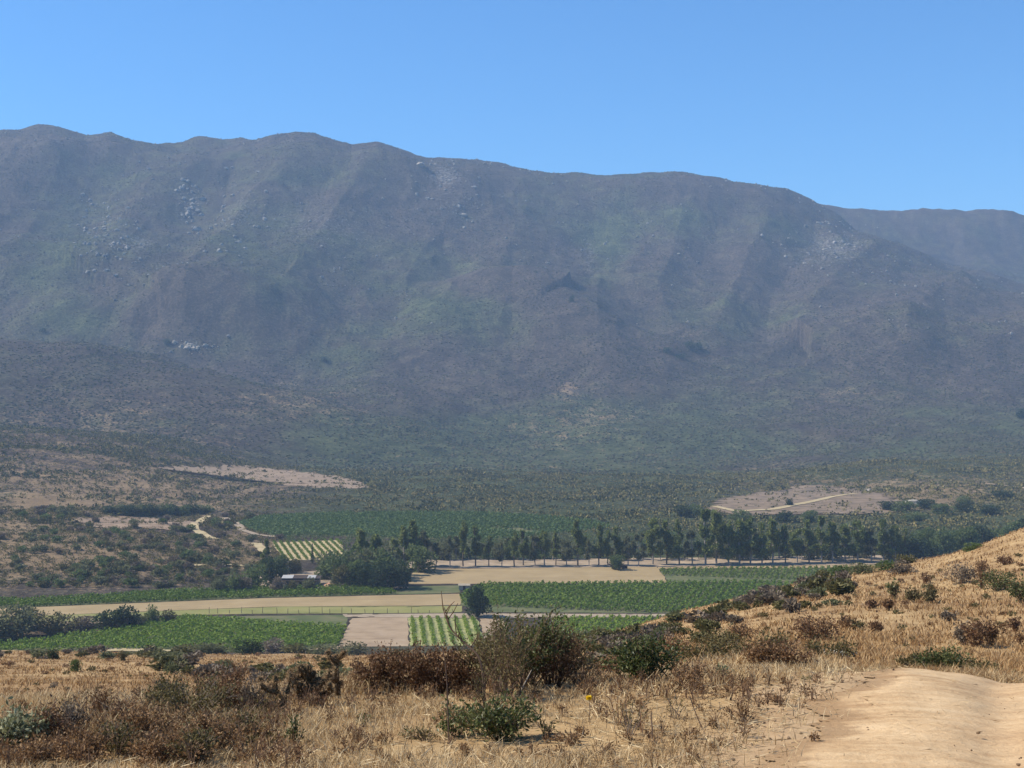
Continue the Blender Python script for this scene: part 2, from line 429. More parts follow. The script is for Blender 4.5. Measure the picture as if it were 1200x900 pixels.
relief([(650,338),(674,352),(712,382),(790,415),(850,440)], -60, 200, 1.3, 0.2, 0.5)
relief([(560,322),(590,331),(640,362),(700,408),(770,450),(840,485),(890,508)], 95, 430, 1.4, 0.10, 0.75, 1880)
relief([(590,331),(548,375),(500,420),(465,455)], 60, 280, 1.4, 0.12, 0.5)
relief([(905,224),(880,290),(890,350),(860,400)], 45, 287)
relief([(1075,296),(1030,330),(985,362),(935,398),(905,424)], 95, 350, 1.3)
relief([(1150,330),(1120,370),(1080,420),(1050,455)], 75, 325, 1.4)
relief([(350,160),(300,250),(250,310),(190,360),(140,392)], 90, 362, 1.3)
relief([(440,176),(415,240),(370,310),(330,360),(290,402)], 85, 337, 1.3)
relief([(500,186),(480,250),(460,320),(430,375)], 55, 287, 1.4)
relief([(230,168),(190,230),(150,300),(90,352)], 80, 325, 1.3)
relief([(60,152),(40,220),(5,290),(-40,340)], 75, 337, 1.3)
relief([(150,168),(120,220),(85,280)], 45, 225, 1.4)
relief([(300,190),(255,260),(215,320),(150,368)], -60, 160, 1.4)
relief([(400,200),(350,285),(300,340),(240,382)], -60, 160, 1.4)
relief([(485,215),(450,300),(420,380),(385,432)], -75, 180, 1.4)
relief([(570,250),(535,330),(480,392)], -50, 160, 1.4)
relief([(130,190),(100,250),(55,312)], -55, 150, 1.4)
relief([(860,240),(838,310),(826,380),(810,412)], -50, 150, 1.4)
relief([(960,270),(955,330),(900,385),(865,430)], -60, 170, 1.4)
relief([(1090,322),(1058,370),(1000,420),(950,452)], -60, 170, 1.4)
relief([(1190,345),(1150,400),(1090,450)], -50, 150, 1.4)
relief([(1005,268),(990,320),(960,350)], -35, 120, 1.4)
_below = sstep(3580, 3080, YF)                                  # the crest itself keeps its line
ZF = ZF + (0.72 * UPS + 0.62 * DNS * sstep(2000, 2350, YF)) * _below
# erosion noise
amp = sstep(1900, 2500, YF); crest = np.clip(np.abs(YF - 3600) / 420, 0.06, 1); hill = sstep(980, 1300, YF)
ZF = ZF + amp * crest * ((ridged(XF / 340 + fbm(XF/400,YF/400,13,2), YF / 800, 3, 5) - 0.6) * 15 + (ridged(XF / 100 + 0.5*fbm(XF/120,YF/120,14,2), YF / 200, 9, 4) - 0.6) * 14)
ZF = ZF + hill * (fbm(XF / 190, YF / 190, 21, 4) * 11 * (1 + sstep(1500, 2100, YF)) + fbm(XF / 28, YF / 28, 22, 3) * 1.6)
lh = sstep(-0.165, -0.22, XF / YF) * sstep(590, 680, YF)           # knolls of the low hill on the left
ZF = ZF + lh * (1 - hill) * (fbm(XF / 90, YF / 90, 31, 4) * 4.0 + fbm(XF / 22, YF / 22, 32, 3) * 1.0)
ZF = np.where(YF < 935, np.maximum(ZF, 0), ZF)

# --- near side: the hill the camera stands on
YN = np.concatenate([np.linspace(-8, 3.5, 24), np.geomspace(3.7, 470, 420)])
SN = np.linspace(-1.0, 1.0, 640)
XN = SN[None, :] * (np.maximum(YN, -4)[:, None] + 12); YYN = np.broadcast_to(YN[:, None], XN.shape)
UN = np.clip(600 + F * XN / np.maximum(YYN, 9.0), -900, 2100)
def near_height():
    def c(y, pts): return np.full_like(UN, y), zv(curve(pts, UN), y)
    zz = lambda y, z: (np.full_like(UN, y), np.full_like(UN, z))
    ks = [zz(-8, H - 1.62 + 0.6), zz(0, H - 1.66), zz(6, H - 1.66 - 0.58),
        c(10, [(-900,898),(600,896),(900,894),(1200,892),(2100,890)]),
        c(15, [(-900,850),(0,832),(300,816),(600,803),(900,792),(1000,787),(1060,785),(1120,791),(1200,800),(1400,808),(2100,820)]),
        c(17.5, [(-900,850),(0,836),(300,820),(600,803),(800,790),(900,787),(960,790),(1000,797),(1060,797),(1120,803),(1200,813),(1400,822),(2100,835)]),
        c(25, [(-900,850),(0,838),(300,822),(600,802),(800,786),(900,779),(960,786),(1000,796),(1080,800),(1200,808),(1400,815),(2100,825)]),
        c(60, [(-900,825),(0,812),(300,803),(500,792),(600,786),(700,774),(800,760),(900,744),(1000,740),(1100,746),(1200,748),(1400,740),(2100,700)]),
        c(110, [(-900,800),(0,785),(300,785),(500,779),(700,757),(800,731),(900,705),(1000,688),(1050,684),(1100,682),(1200,668),(1400,640),(2100,570)]),
        c(165, [(-900,785),(0,772),(300,775),(500,772),(620,762),(700,749),(800,721),(850,709),(900,696),(950,686),(1000,671),(1050,663),(1100,655),(1150,641),(1200,623),(1400,580),(2100,500)]),
        c(215, [(-900,780),(0,766),(300,770),(500,770),(620,768),(700,758),(800,732),(900,706),(1000,682),(1100,668),(1200,650),(1400,620),(2100,560)]),
        c(300, [(-900,776),(0,764.5),(380,770),(500,775),(700,775),(900,760),(1000,745),(1200,730),(1400,710),(2100,650)]),
        zz(440, -0.3), zz(470, -3.0)]
    Y = np.stack([k[0] for k in ks]); Z = np.stack([k[1] for k in ks])
    nr, nc = UN.shape
    return pchip_cols(Y.reshape(len(ks), -1), Z.reshape(len(ks), -1), YYN.reshape(1, -1)).reshape(nr, nc)
ZN = near_height()
w = sstep(30, 70, YYN) * sstep(440, 320, YYN)
ZN = ZN + w * (fbm(XN / 34, YYN / 34, 41, 4) * 1.0 + fbm(XN / 9, YYN / 9, 42, 3) * 0.28)
ZN = ZN + (1 - sstep(60, 90, YYN)) * sstep(5, 9, YYN) * (fbm(XN / 3.1, YYN / 3.1, 43, 4) * 0.075 + fbm(XN / 0.7, YYN / 0.7, 44, 2) * 0.018)

def samp_near(x, y):
    x = np.asarray(x, float); y = np.asarray(y, float); yc = np.clip(y, YN[0], YN[-1] - 0.01)
    fr = np.interp(yc, YN, np.arange(len(YN))); s = x / (np.maximum(yc, -4) + 12); fs = np.interp(s, SN, np.arange(len(SN)))
    i = np.clip(fr.astype(int), 0, len(YN) - 2); j = np.clip(fs.astype(int), 0, len(SN) - 2); a = fr - i; b = fs - j
    return (ZN[i, j] * (1 - a) + ZN[i + 1, j] * a) * (1 - b) + (ZN[i, j + 1] * (1 - a) + ZN[i + 1, j + 1] * a) * b
def ground(x, y):
    x = np.asarray(x, float); y = np.asarray(y, float)
    return np.where(y < 250, samp_near(x, y), np.where(y > 465, samp_far(x, y), np.maximum(samp_near(x, y), samp_far(x, y))))
_march = np.geomspace(3.5, 6500, 6000)
def hit(u, v, ymin=0):
    """where the sight line of picture point (u, v) first meets the terrain"""
    x = (u - 600) / F * _march; zr = zv(v, _march); g = ground(x, _march)
    k = np.nonzero((zr <= g) & (_march >= ymin))[0]
    y = _march[k[0]] if len(k) else 3600.0
    x = (u - 600) / F * y
    return float(x), float(y), float(ground(x, y))

def paint(o_me, rgb):
    a = o_me.color_attributes.new('zone', 'FLOAT_COLOR', 'POINT')
    c = np.ones((len(rgb), 4), np.float32); c[:, :3] = rgb; a.data.foreach_set('color', c.ravel())
def grid_mesh(name, X, Y, Z, mat, zone=None, smooth=True):
    nr, nc = X.shape
    mb = MB(); i = np.arange(nr - 1)[:, None] * nc; j = np.arange(nc - 1)[None]
    Q = np.stack([i + j, i + j + 1, i + nc + j + 1, i + nc + j], -1).reshape(-1, 4)
    mb.add(np.stack([X, Y, Z], -1).reshape(-1, 3), Q)
    o = mb.build(name, mat, smooth=smooth)
    if zone is not None: paint(o.data, zone.reshape(-1, 3))
    return o

# zones of vegetation, bare soil and granite over the far side
PU = 600 + F * XF / YF; PV = 450 - (ZF - H) / YF * F
def blob(u, v, ru, rv, a=1.0, rot=0):
    du = PU - u; dv = PV - v; c, s = math.cos(rot), math.sin(rot)
    return a * np.exp(-(((du * c + dv * s) / ru)**2 + ((-du * s + dv * c) / rv)**2))
grn = 0.12 + 0.22 * sstep(440, 500, PV) * sstep(640, 600, PV) * sstep(300, 450, PU) + 0.9 * sstep(0.02, 0.06, (PU - 330) / 5000) * sstep(650, 690, YF) * sstep(960, 900, YF) + blob(560, 545, 260, 60, 0.6) + blob(400, 420, 70, 30, 0.35) + blob(715, 285, 28, 60, 0.55, 0.3) + blob(330, 280, 80, 60, 0.3) + blob(120, 300, 120, 90, 0.3) + blob(790, 255, 40, 20, 0.4) + blob(860, 480, 120, 50, 0.2) + blob(480, 340, 90, 50, 0.3) + blob(1100, 560, 150, 40, 0.3)
soil = 0.03 + 0.14 * sstep(400, 500, PV) * sstep(640, 590, PV) * (1 + 0.8 * fbm(XF / 120, YF / 120, 56, 3)) + blob(60, 610, 190, 80, 0.34) + blob(220, 565, 210, 40, 0.20) + blob(30, 655, 170, 45, 0.28) + blob(200, 660, 120, 30, 0.24) + blob(20, 735, 90, 14, 0.5) + blob(300, 765, 120, 9, 0.4) + blob(300, 640, 60, 30, 0.35) + blob(665, 455, 16, 14, 0.35) + blob(710, 490, 60, 22, 0.16) + blob(1000, 462, 90, 12, 0.18) + blob(1010, 585, 140, 24, 0.32) + blob(1120, 575, 90, 22, 0.25) + blob(330, 470, 90, 26, 0.24) + blob(120, 470, 120, 30, 0.12) + blob(895, 550, 60, 14, 0.18) + blob(640, 505, 60, 20, 0.1) + blob(950, 370, 40, 60, 0.05) + blob(60, 520, 140, 30, 0.14)
rock = 0.20 * sstep(440, 300, PV) * (1 + fbm(XF / 400, YF / 400, 55, 2)) + blob(130, 275, 36, 34, 0.34) + blob(170, 285, 16, 14, 0.4) + blob(225, 240, 16, 34, 0.35, 0.4) + blob(275, 250, 25, 40, 0.28, 0.3) + blob(985, 290, 44, 22, 0.2) + blob(520, 205, 22, 14, 0.4) + blob(540, 240, 40, 30, 0.25) + blob(360, 250, 60, 30, 0.25) + blob(440, 280, 90, 40, 0.22) + blob(60, 165, 60, 12, 0.25) + blob(440, 182, 60, 8, 0.25) + blob(715, 250, 30, 30, 0.2) + blob(1105, 345, 40, 14, 0.25) + blob(290, 470, 70, 25, 0.22) + blob(960, 290, 60, 30, 0.2) + blob(690, 310, 8, 40, 0.35) + blob(870, 330, 60, 40, 0.12)
ZONE = np.clip(np.stack([grn, soil, rock], -1), 0, 1)
ka = np.searchsorted(YR, 935.0); kb = np.searchsorted(YR, 2250.0)
sl = slice(0, ka + 1); tag(grid_mesh('valley_floor', XF[sl], YF[sl], ZF[sl], M_FAR, ZONE[sl]), kind='structure')
sl = slice(ka, kb + 1); tag(grid_mesh('foothills', XF[sl], YF[sl], ZF[sl], M_FAR, ZONE[sl]), kind='structure')
sl = slice(kb, len(YR)); tag(grid_mesh('mountain', XF[sl], YF[sl], ZF[sl], M_FAR, ZONE[sl]), kind='structure')

# road edge on the near hill (x of the left edge, by depth)
def road_left(y): return np.interp(y, [-8, 0, 9.8, 11.4, 13.0, 14.7, 15.6, 18, 22, 30], [-4.6, -1.9, 1.80, 2.40, 3.00, 3.60, 4.05, 5.6, 8.3, 14.5])
def road_dist(x, y):                                                   # >0 inside the road
    return np.where(y < 30, np.minimum(x - road_left(y), road_left(y) + 6.5 - x), -9.0)
rd = road_dist(XN, YYN)
nzone = np.zeros(XN.shape + (3,))
nzone[..., 1] = sstep(-2.2, 0.1, rd) * 0.8 + 0.30 * sstep(0.1, 0.5, fbm(XN / 25, YYN / 25, 61, 3)) * sstep(40, 80, YYN)
nzone[..., 0] = 0.30 * sstep(0.0, 0.5, fbm(XN / 18, YYN / 18, 62, 4)) * sstep(20, 50, YYN) + 0.35 * sstep(0.1, 0.3, XN / np.maximum(YYN, 1) * 0 + sstep(230, 330, YYN))
# dirt road sheet
yr = np.concatenate([np.linspace(-6, 8, 60)[:-1], np.linspace(8, 18, 260)[:-1], np.linspace(18, 29, 60)]); tt = np.linspace(0, 1, 150)
lx = road_left(yr) + fbm(yr / 0.9, yr * 0, 71, 5, 0.65) * 0.55; rx = road_left(yr) + 6.3 + fbm(yr / 0.8, yr * 0 + 5, 72, 4) * 0.3
XR = lx[:, None] + (rx - lx)[:, None] * tt[None]; YRD = np.broadcast_to(yr[:, None], XR.shape)
ac = XR - road_left(yr)[:, None]                                        # across the road
rut = -0.06 * np.exp(-((ac - 1.7 - 0.25 * np.sin(YRD / 3))/0.28)**2) - 0.06 * np.exp(-((ac - 3.5 - 0.25 * np.sin(YRD / 3))/0.3)**2) + 0.03 * np.exp(-((ac - 2.6)/0.3)**2)
edge = np.minimum(tt, 1 - tt)[None] * np.ones_like(XR)
ZR = samp_near(XR, YRD) + 0.012 + (0.02 + rut + fbm(XR / 0.9, YRD / 2.6, 73, 5) * 0.013 + fbm(XR / 0.16, YRD / 0.16, 74, 3) * 0.008) * sstep(0, 0.10, edge)
ZN0 = ZN.copy()
ZN = ZN - 0.30 * sstep(0.25, 0.7, np.minimum(rd, 6.3 - 0 * rd)) * (rd > 0)         # the bed under the road sheet
tag(grid_mesh('hillside', XN, YYN, ZN, M_NEAR, nzone), kind='structure')
rzone = np.zeros(XR.shape + (3,))
wander = 0.25 * np.sin(YRD / 3)
rzone[..., 0] = np.clip(np.exp(-((ac - 1.7 - wander) / 0.42)**2) + np.exp(-((ac - 3.5 - wander) / 0.42)**2), 0, 1) * (0.7 + 0.5 * fbm(XR / 0.7, YRD / 2.0, 75, 3))      # packed wheel tracks
rzone[..., 1] = np.clip(sstep(0.10, 0.0, edge) + np.exp(-((ac - 2.6 - wander) / 0.35)**2) * 0.6 * sstep(-0.2, 0.5, fbm(XR / 0.6, YRD / 1.2, 76, 3)), 0, 1)       # loose, littered earth
tag(grid_mesh('dirt_road', XR, YRD, ZR, M_ROAD, rzone), kind='structure')
#==PART2==
# ------------------------------------------------------------------ fields, tracks
def fhit(u, v): return hit(u, v, 440)
def poly_xy(pts): return np.array([fhit(u, v)[:2] for u, v in pts])
def inpoly(x, y, P):
    x = np.asarray(x); y = np.asarray(y); c = np.zeros(x.shape, bool); n = len(P)
    for i in range(n):
        x0, y0 = P[i]; x1, y1 = P[(i + 1) % n]
        if y0 == y1: continue
        m = (y0 > y) != (y1 > y); c ^= m & (x < (x1 - x0) * (y - y0) / (y1 - y0) + x0)
    return c
FIELD_POLYS = []
SPARSE_POLYS = []
def sheet(name, pts, mat, off=0.08, step=2.0, ragged=0.8, keep=True):
    P = poly_xy(pts)
    (FIELD_POLYS if keep else SPARSE_POLYS).append(P)
    y0, y1 = P[:, 1].min() + 0.01, P[:, 1].max() - 0.01
    ys = np.linspace(y0, y1, max(6, int((y1 - y0) / step)))
    L = []; Rr = []
    for y in ys:
        xs = []
        for i in range(len(P)):
            (xa, ya), (xb, yb) = P[i], P[(i + 1) % len(P)]
            if (ya > y) != (yb > y): xs.append(xa + (xb - xa) * (y - ya) / (yb - ya))
        L.append(min(xs)); Rr.append(max(xs))
    L = np.array(L) + fbm(ys / 6, ys * 0 + P[0, 0], 91, 3) * ragged; Rr = np.array(Rr) + fbm(ys / 6, ys * 0 + P[0, 0] + 9, 92, 3) * ragged
    n = max(8, int((Rr - L).max() / (step * 1.5)))
    t = np.linspace(0, 1, n)
    X = L[:, None] + (Rr - L)[:, None] * t[None]; Y = np.broadcast_to(ys[:, None], X.shape).copy()
    Y += fbm(X / 7, X * 0 + P[0, 1], 93, 3) * ragged * np.linspace(-1, 1, len(ys))[:, None] * 1.2
    return tag(grid_mesh(name, X, Y, ground(X, Y) + off, mat), kind='structure')
def ribbon(name, pts, width, mat, off=0.15):
    P = poly_xy(pts); seg = np.linalg.norm(np.diff(P, axis=0), axis=1); L = np.concatenate([[0], np.cumsum(seg)])
    t = np.linspace(0, L[-1], int(L[-1] / 2) + 4)
    q = np.stack([np.interp(t, L, P[:, i]) for i in range(2)], 1)
    for _ in range(6): q[1:-1] = (q[:-2] + 2 * q[1:-1] + q[2:]) / 4
    T = unit(np.gradient(q, axis=0)); S = np.stack([-T[:, 1], T[:, 0]], 1)
    w = np.linspace(-1, 1, 5)[None, :, None] * (width / 2 * (1 + 0.25 * fbm(t / 9, t * 0, 95, 3)))[:, None, None]
    G = q[:, None, :] + S[:, None, :] * w
    FIELD_POLYS.append(np.vstack([G[:, 0], G[::-1, -1]]))
    return tag(grid_mesh(name, G[..., 0], G[..., 1], ground(G[..., 0], G[..., 1]) + off, mat), kind='structure')

M_TAN = noise_mat('dry_stubble', [(0.20, 0.145, 0.068), (0.27, 0.195, 0.098), (0.33, 0.245, 0.13)], 0.06, 0.95, 0.1, 1.5, furrow=0.12)
M_YEL = noise_mat('yellow_green_cover', [(0.125, 0.129, 0.036), (0.185, 0.176, 0.056), (0.249, 0.211, 0.08)], 0.08, 0.95, 0.1, 1.5, furrow=0.12)
M_PATH = noise_mat('farm_track_dust', [(0.21, 0.16, 0.105), (0.28, 0.215, 0.145), (0.34, 0.265, 0.185)], 0.2, 0.95)
M_BARE = noise_mat('bare_soil', [(0.171, 0.116, 0.069), (0.279, 0.2, 0.124), (0.342, 0.256, 0.166)], 0.12, 0.95, 0.1, 1.5, furrow=0.12)
M_VSOIL = noise_mat('vineyard_soil', [(0.055, 0.070, 0.022), (0.085, 0.095, 0.034), (0.14, 0.12, 0.058)], 0.1, 0.95)
M_STRAW = noise_mat('straw_floor', [(0.28, 0.215, 0.105), (0.36, 0.28, 0.15), (0.42, 0.33, 0.19)], 0.15, 0.95)
M_GRSTRIP = noise_mat('grassy_alley', [(0.17, 0.19, 0.06), (0.25, 0.25, 0.095), (0.31, 0.28, 0.14)], 0.25, 0.95)
M_GROVE = noise_mat('grove_floor', [(0.17, 0.13, 0.085), (0.27, 0.20, 0.13), (0.36, 0.27, 0.18)], 0.12, 0.95)  # tan-grey earth of the yard and tree row, its own colour

sheet('dry_field', [(-60,716),(300,701.5),(540,696),(541,710),(330,711),(40,722),(-60,726)], M_TAN)
sheet('cover_crop_strip', [(-60,727),(40,722.3),(330,711.2),(541,710.2),(541,718.5),(300,719.5),(180,722),(30,733),(-60,736)], M_YEL)
sheet('stubble_field', [(478,684.5),(486,667.5),(770,664.5),(783,683),(600,684.5)], M_TAN)
sheet('dry_field', [(771,667),(770,664.5),(1010,662),(1080,663),(1080,665.5),(1010,664.6)], M_TAN, 0.07)
sheet('tree_row_floor', [(470,667),(478,656),(800,654),(1090,650),(1100,661),(770,664.2),(486,667.2)], M_GROVE)
sheet('yard', [(290,697),(300,676),(380,668),(470,672),(478,690),(420,693)], M_GROVE, 0.07)
sheet('bare_plot', [(412,724.2),(477,722.5),(479,758),(396,758)], M_BARE)
sheet('farm_path', [(402,719.6),(541,718.8),(830,719.5),(830,724),(565,724.5),(477,722.2),(404,723.6)], M_PATH, 0.10)
sheet('clearing', [(563,725),(590,725),(596,745),(568,757)], M_BARE)
sheet('fallow_field', [(180,549),(240,546),(290,545.5),(345,551),(400,559),(432,568),(428,573),(370,571.5),(300,563),(255,555)], noise_mat('tilled_earth', [(0.15, 0.105, 0.066), (0.235, 0.165, 0.105), (0.29, 0.21, 0.14)], 0.08, 0.95, furrow=0.5), 0.25, 5, 9, False)
sheet('bare_hillside', [(832,596),(842,586),(890,577),(935,570),(985,571),(1040,580),(1055,592),(1040,601),(960,604),(900,604),(860,605)], noise_mat('pale_dry_slope', [(0.075, 0.058, 0.036), (0.17, 0.120, 0.075), (0.24, 0.170, 0.11)], 0.09, 0.95), 0.4, 4, 14, False)
ribbon('hill_track', [(836,594),(862,600),(905,598),(945,590),(975,583),(1003,579)], 6.0, M_STRAW, 0.7)
ribbon('hill_track', [(1155,567),(1180,570),(1215,574)], 6.0, M_BARE, 0.6)
ribbon('dirt_track', [(246,605),(236,609),(227,616),(229,622),(240,628),(252,632)], 5.0, M_STRAW, 0.35)
ribbon('dirt_track', [(262,607),(276,613),(284,622),(300,627),(330,630)], 5.0, M_PATH, 0.35)
ribbon('dirt_track', [(300,637),(304,641),(311,648)], 5.5, M_STRAW, 0.35)
sheet('bare_slope', [(90,611),(130,604.5),(185,605),(232,612),(222,622),(160,619),(110,618)], noise_mat('dry_pink_slope', [(0.12, 0.085, 0.052), (0.22, 0.150, 0.095), (0.28, 0.20, 0.13)], 0.09, 0.95), 0.35, 3, 9, False)
ribbon('embankment', [(225,663),(262,662),(300,665)], 4.5, M_STRAW, 0.3)
ribbon('sandy_path', [(100,762.8),(150,762),(198,764.5)], 5.0, M_STRAW, 0.3)
ribbon('sandy_path', [(325,772),(350,766),(378,761.5),(400,760)], 5.0, M_BARE, 0.3)
ribbon('sandy_path', [(-10,742),(20,739.5),(45,734),(85,731),(120,729)], 7.0, M_BARE, 0.3)

# ------------------------------------------------------------------ vines
M_VINE = leaf_mat('vine_leaves', [(0.069, 0.128, 0.01), (0.13, 0.205, 0.015), (0.2, 0.265, 0.022), (0.26, 0.302, 0.03)], 0.3)
M_VINE_D = leaf_mat('vine_leaves_deep', [(0.06, 0.109, 0.011), (0.107, 0.163, 0.015), (0.156, 0.21, 0.019)], 0.3)
def vine_points(P, ang, spacing, along, rng, jit=0.25):
    c, s = math.cos(ang), math.sin(ang); C0 = P.mean(0)
    Q = (P - C0) @ np.array([[c, -s], [s, c]])                   # along = axis 1
    a = np.arange(Q[:, 0].min(), Q[:, 0].max(), spacing); b = np.arange(Q[:, 1].min(), Q[:, 1].max(), along)
    A, B = np.meshgrid(a, b, indexing='ij'); row = np.broadcast_to(np.arange(len(a))[:, None], A.shape).ravel()
    A = A.ravel() + rng.normal(0, jit * 0.4, A.size); B = B.ravel() + rng.normal(0, along * 0.35, B.size)
    X = A * c + B * s + C0[0]; Y = -A * s + B * c + C0[1]
    k = inpoly(X, Y, P); return X[k], Y[k], row[k]
def vine_cards(X, Y, per, size, h, rng):
    n = len(X); i = np.repeat(np.arange(n), per); m = len(i)
    zb = ground(X, Y)
    Hh = h * (0.75 + 0.5 * vnoise(X / 3, Y / 3, 3))
    C = np.stack([X[i] + rng.normal(0, 0.32, m), Y[i] + rng.normal(0, 0.32, m), zb[i] + Hh[i] * rng.uniform(0.25, 1.0, m)], 1)
    D = rand_dirs(m, rng); D[:, 2] = D[:, 2] * 0.5 + 0.1
    return cards(C, D, size * rng.uniform(0.7, 1.3, m), size * 0.75 * rng.uniform(0.7, 1.3, m), rng)
def vineyard(name, pts, ang, mat, soil, spacing=2.8, along=0.8, per=7, size=0.75, h=1.5, gaps=0.0, label=None):
    P = poly_xy(pts); s = sheet(name.replace('vineyard', 'vineyard_ground'), pts, soil, 0.06)
    X, Y, _ = vine_points(P, ang, spacing, along, R)
    if gaps: k = fbm(X / 22, Y / 40, 101, 3) > -1 + gaps; X, Y = X[k], Y[k]
    mb = MB(); mb.add(*vine_cards(X, Y, per, size, h, R))
    return tag(mb.build(name, mat), kind='stuff')
M_VINE_Y = leaf_mat('young_vine_leaves', [(0.085, 0.125, 0.022), (0.14, 0.18, 0.034), (0.20, 0.22, 0.055)], 0.3)
M_VINE_F = leaf_mat('vine_leaves_muted', [(0.057, 0.096, 0.025), (0.098, 0.147, 0.038), (0.144, 0.191, 0.058)], 0.3)  # duller, less saturated green for the far vineyard
M_STAKE = noise_mat('grey_wood', [(0.12, 0.09, 0.065), (0.24, 0.19, 0.14)], 3.0)
def vine_rows(pts, ang, mat, soil, spacing, group, where, h=1.35, per=9, size=0.5, ground_name='vineyard_ground'):
    P = poly_xy(pts); sheet(ground_name, pts, soil, 0.06)
    X, Y, row = vine_points(P, ang, spacing, 0.5, R, 0.1)
    ids = [r for r in np.unique(row) if (row == r).sum() > 6]
    for k, r in enumerate(ids):
        m = row == r; x, y = X[m], Y[m]; o = np.argsort(y); x, y = x[o], y[o]
        z0 = float(ground(x.mean(), y.mean()))
        t = thing('vine_row', where, 'vine row', (x.mean(), y.mean(), z0), 0, group)
        V, Q = vine_cards(x, y, per, size, h, R); V = V - np.array([x.mean(), y.mean(), z0])
        MB().add(V, Q).build('vines', mat, t)
        for i in range(0, len(x), 12):
            b = np.array([x[i] - x.mean(), y[i] - y.mean(), float(ground(x[i], y[i])) - z0])
            MB().add(*tube([b, b + (0, 0, 1.5)], [0.05, 0.045], 4)).build('stake', M_STAKE, t)
vineyard('vineyard', [(-60,766),(-60,757),(18,755),(70,748),(140,739),(214,724),(250,722.5),(404,721),(408,724.5),(398,757),(300,765),(190,761),(80,763)], 0.35, M_VINE, M_VSOIL, 2.7, 0.75, 9, 0.75, 1.55)
vineyard('vineyard', [(541,709.5),(541,697),(560,686),(780,684.2),(960,681.5),(1075,678),(1075,700),(800,719),(565,718)], 0.25, M_VINE_D, M_VSOIL, 2.7, 0.8, 7, 0.85, 1.5)
vineyard('vineyard', [(-60,716),(-60,706),(60,703),(200,694),(310,691),(540,686),(540,695),(300,701),(100,709)], 1.2, M_VINE_D, M_VSOIL, 2.6, 0.8, 9, 0.85, 1.6)
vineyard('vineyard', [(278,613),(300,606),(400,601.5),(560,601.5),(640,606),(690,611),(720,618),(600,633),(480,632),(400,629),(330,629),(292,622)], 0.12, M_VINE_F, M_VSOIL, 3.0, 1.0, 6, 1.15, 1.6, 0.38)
vineyard('vineyard', [(650,725),(800,725.5),(800,740),(720,748),(640,750)], 0.25, M_VINE, M_VSOIL, 2.7, 0.75, 8, 0.75, 1.5)
vineyard('vineyard', [(784,683),(773,667.5),(1010,665),(1080,666),(1080,676),(960,681)], 0.25, M_VINE_Y, M_VSOIL, 2.7, 0.9, 6, 0.8, 1.1)
vine_rows([(479,723.8),(560,725),(567,757),(481,757)], -0.09, M_VINE, M_GRSTRIP, 3.1, 'rows of vines beside the bare plot', 'leafy green vine row with pale grass alleys, between the bare plot and the big bush')
vine_rows([(318,636),(400,633),(404,655),(334,657)], -0.24, M_VINE_D, M_STRAW, 3.4, 'rows of vines above the farmhouse', 'dark vine row on pale straw ground on the slope behind the farmhouse', 1.2, 7, 0.55)

# ------------------------------------------------------------------ trees
M_BARK = noise_mat('bark', [(0.09, 0.065, 0.045), (0.17, 0.13, 0.10)], 2.0)
M_BARK_P = noise_mat('pale_bark', [(0.20, 0.17, 0.14), (0.36, 0.31, 0.26)], 1.0)
M_EUC = leaf_mat('eucalyptus_leaves', [(0.061, 0.083, 0.023), (0.121, 0.152, 0.042), (0.205, 0.23, 0.066), (0.29, 0.302, 0.092)], 0.42)
M_WILLOW = leaf_mat('willow_leaves', [(0.052, 0.078, 0.023), (0.103, 0.138, 0.041), (0.164, 0.196, 0.067)], 0.42)
M_DARK = leaf_mat('dark_leaves', [(0.014, 0.029, 0.01), (0.034, 0.054, 0.018), (0.061, 0.083, 0.029)], 0.42)
M_PALE = leaf_mat('grey_green_leaves', [(0.077, 0.084, 0.036), (0.135, 0.139, 0.062), (0.191, 0.189, 0.094)], 0.42)
M_PURP = leaf_mat('brown_purple_leaves', [(0.094, 0.072, 0.049), (0.16, 0.121, 0.082), (0.225, 0.173, 0.114)], 0.2)
M_OLIVE = leaf_mat('olive_leaves', [(0.053, 0.052, 0.017), (0.102, 0.093, 0.031), (0.165, 0.138, 0.05)], 0.25)

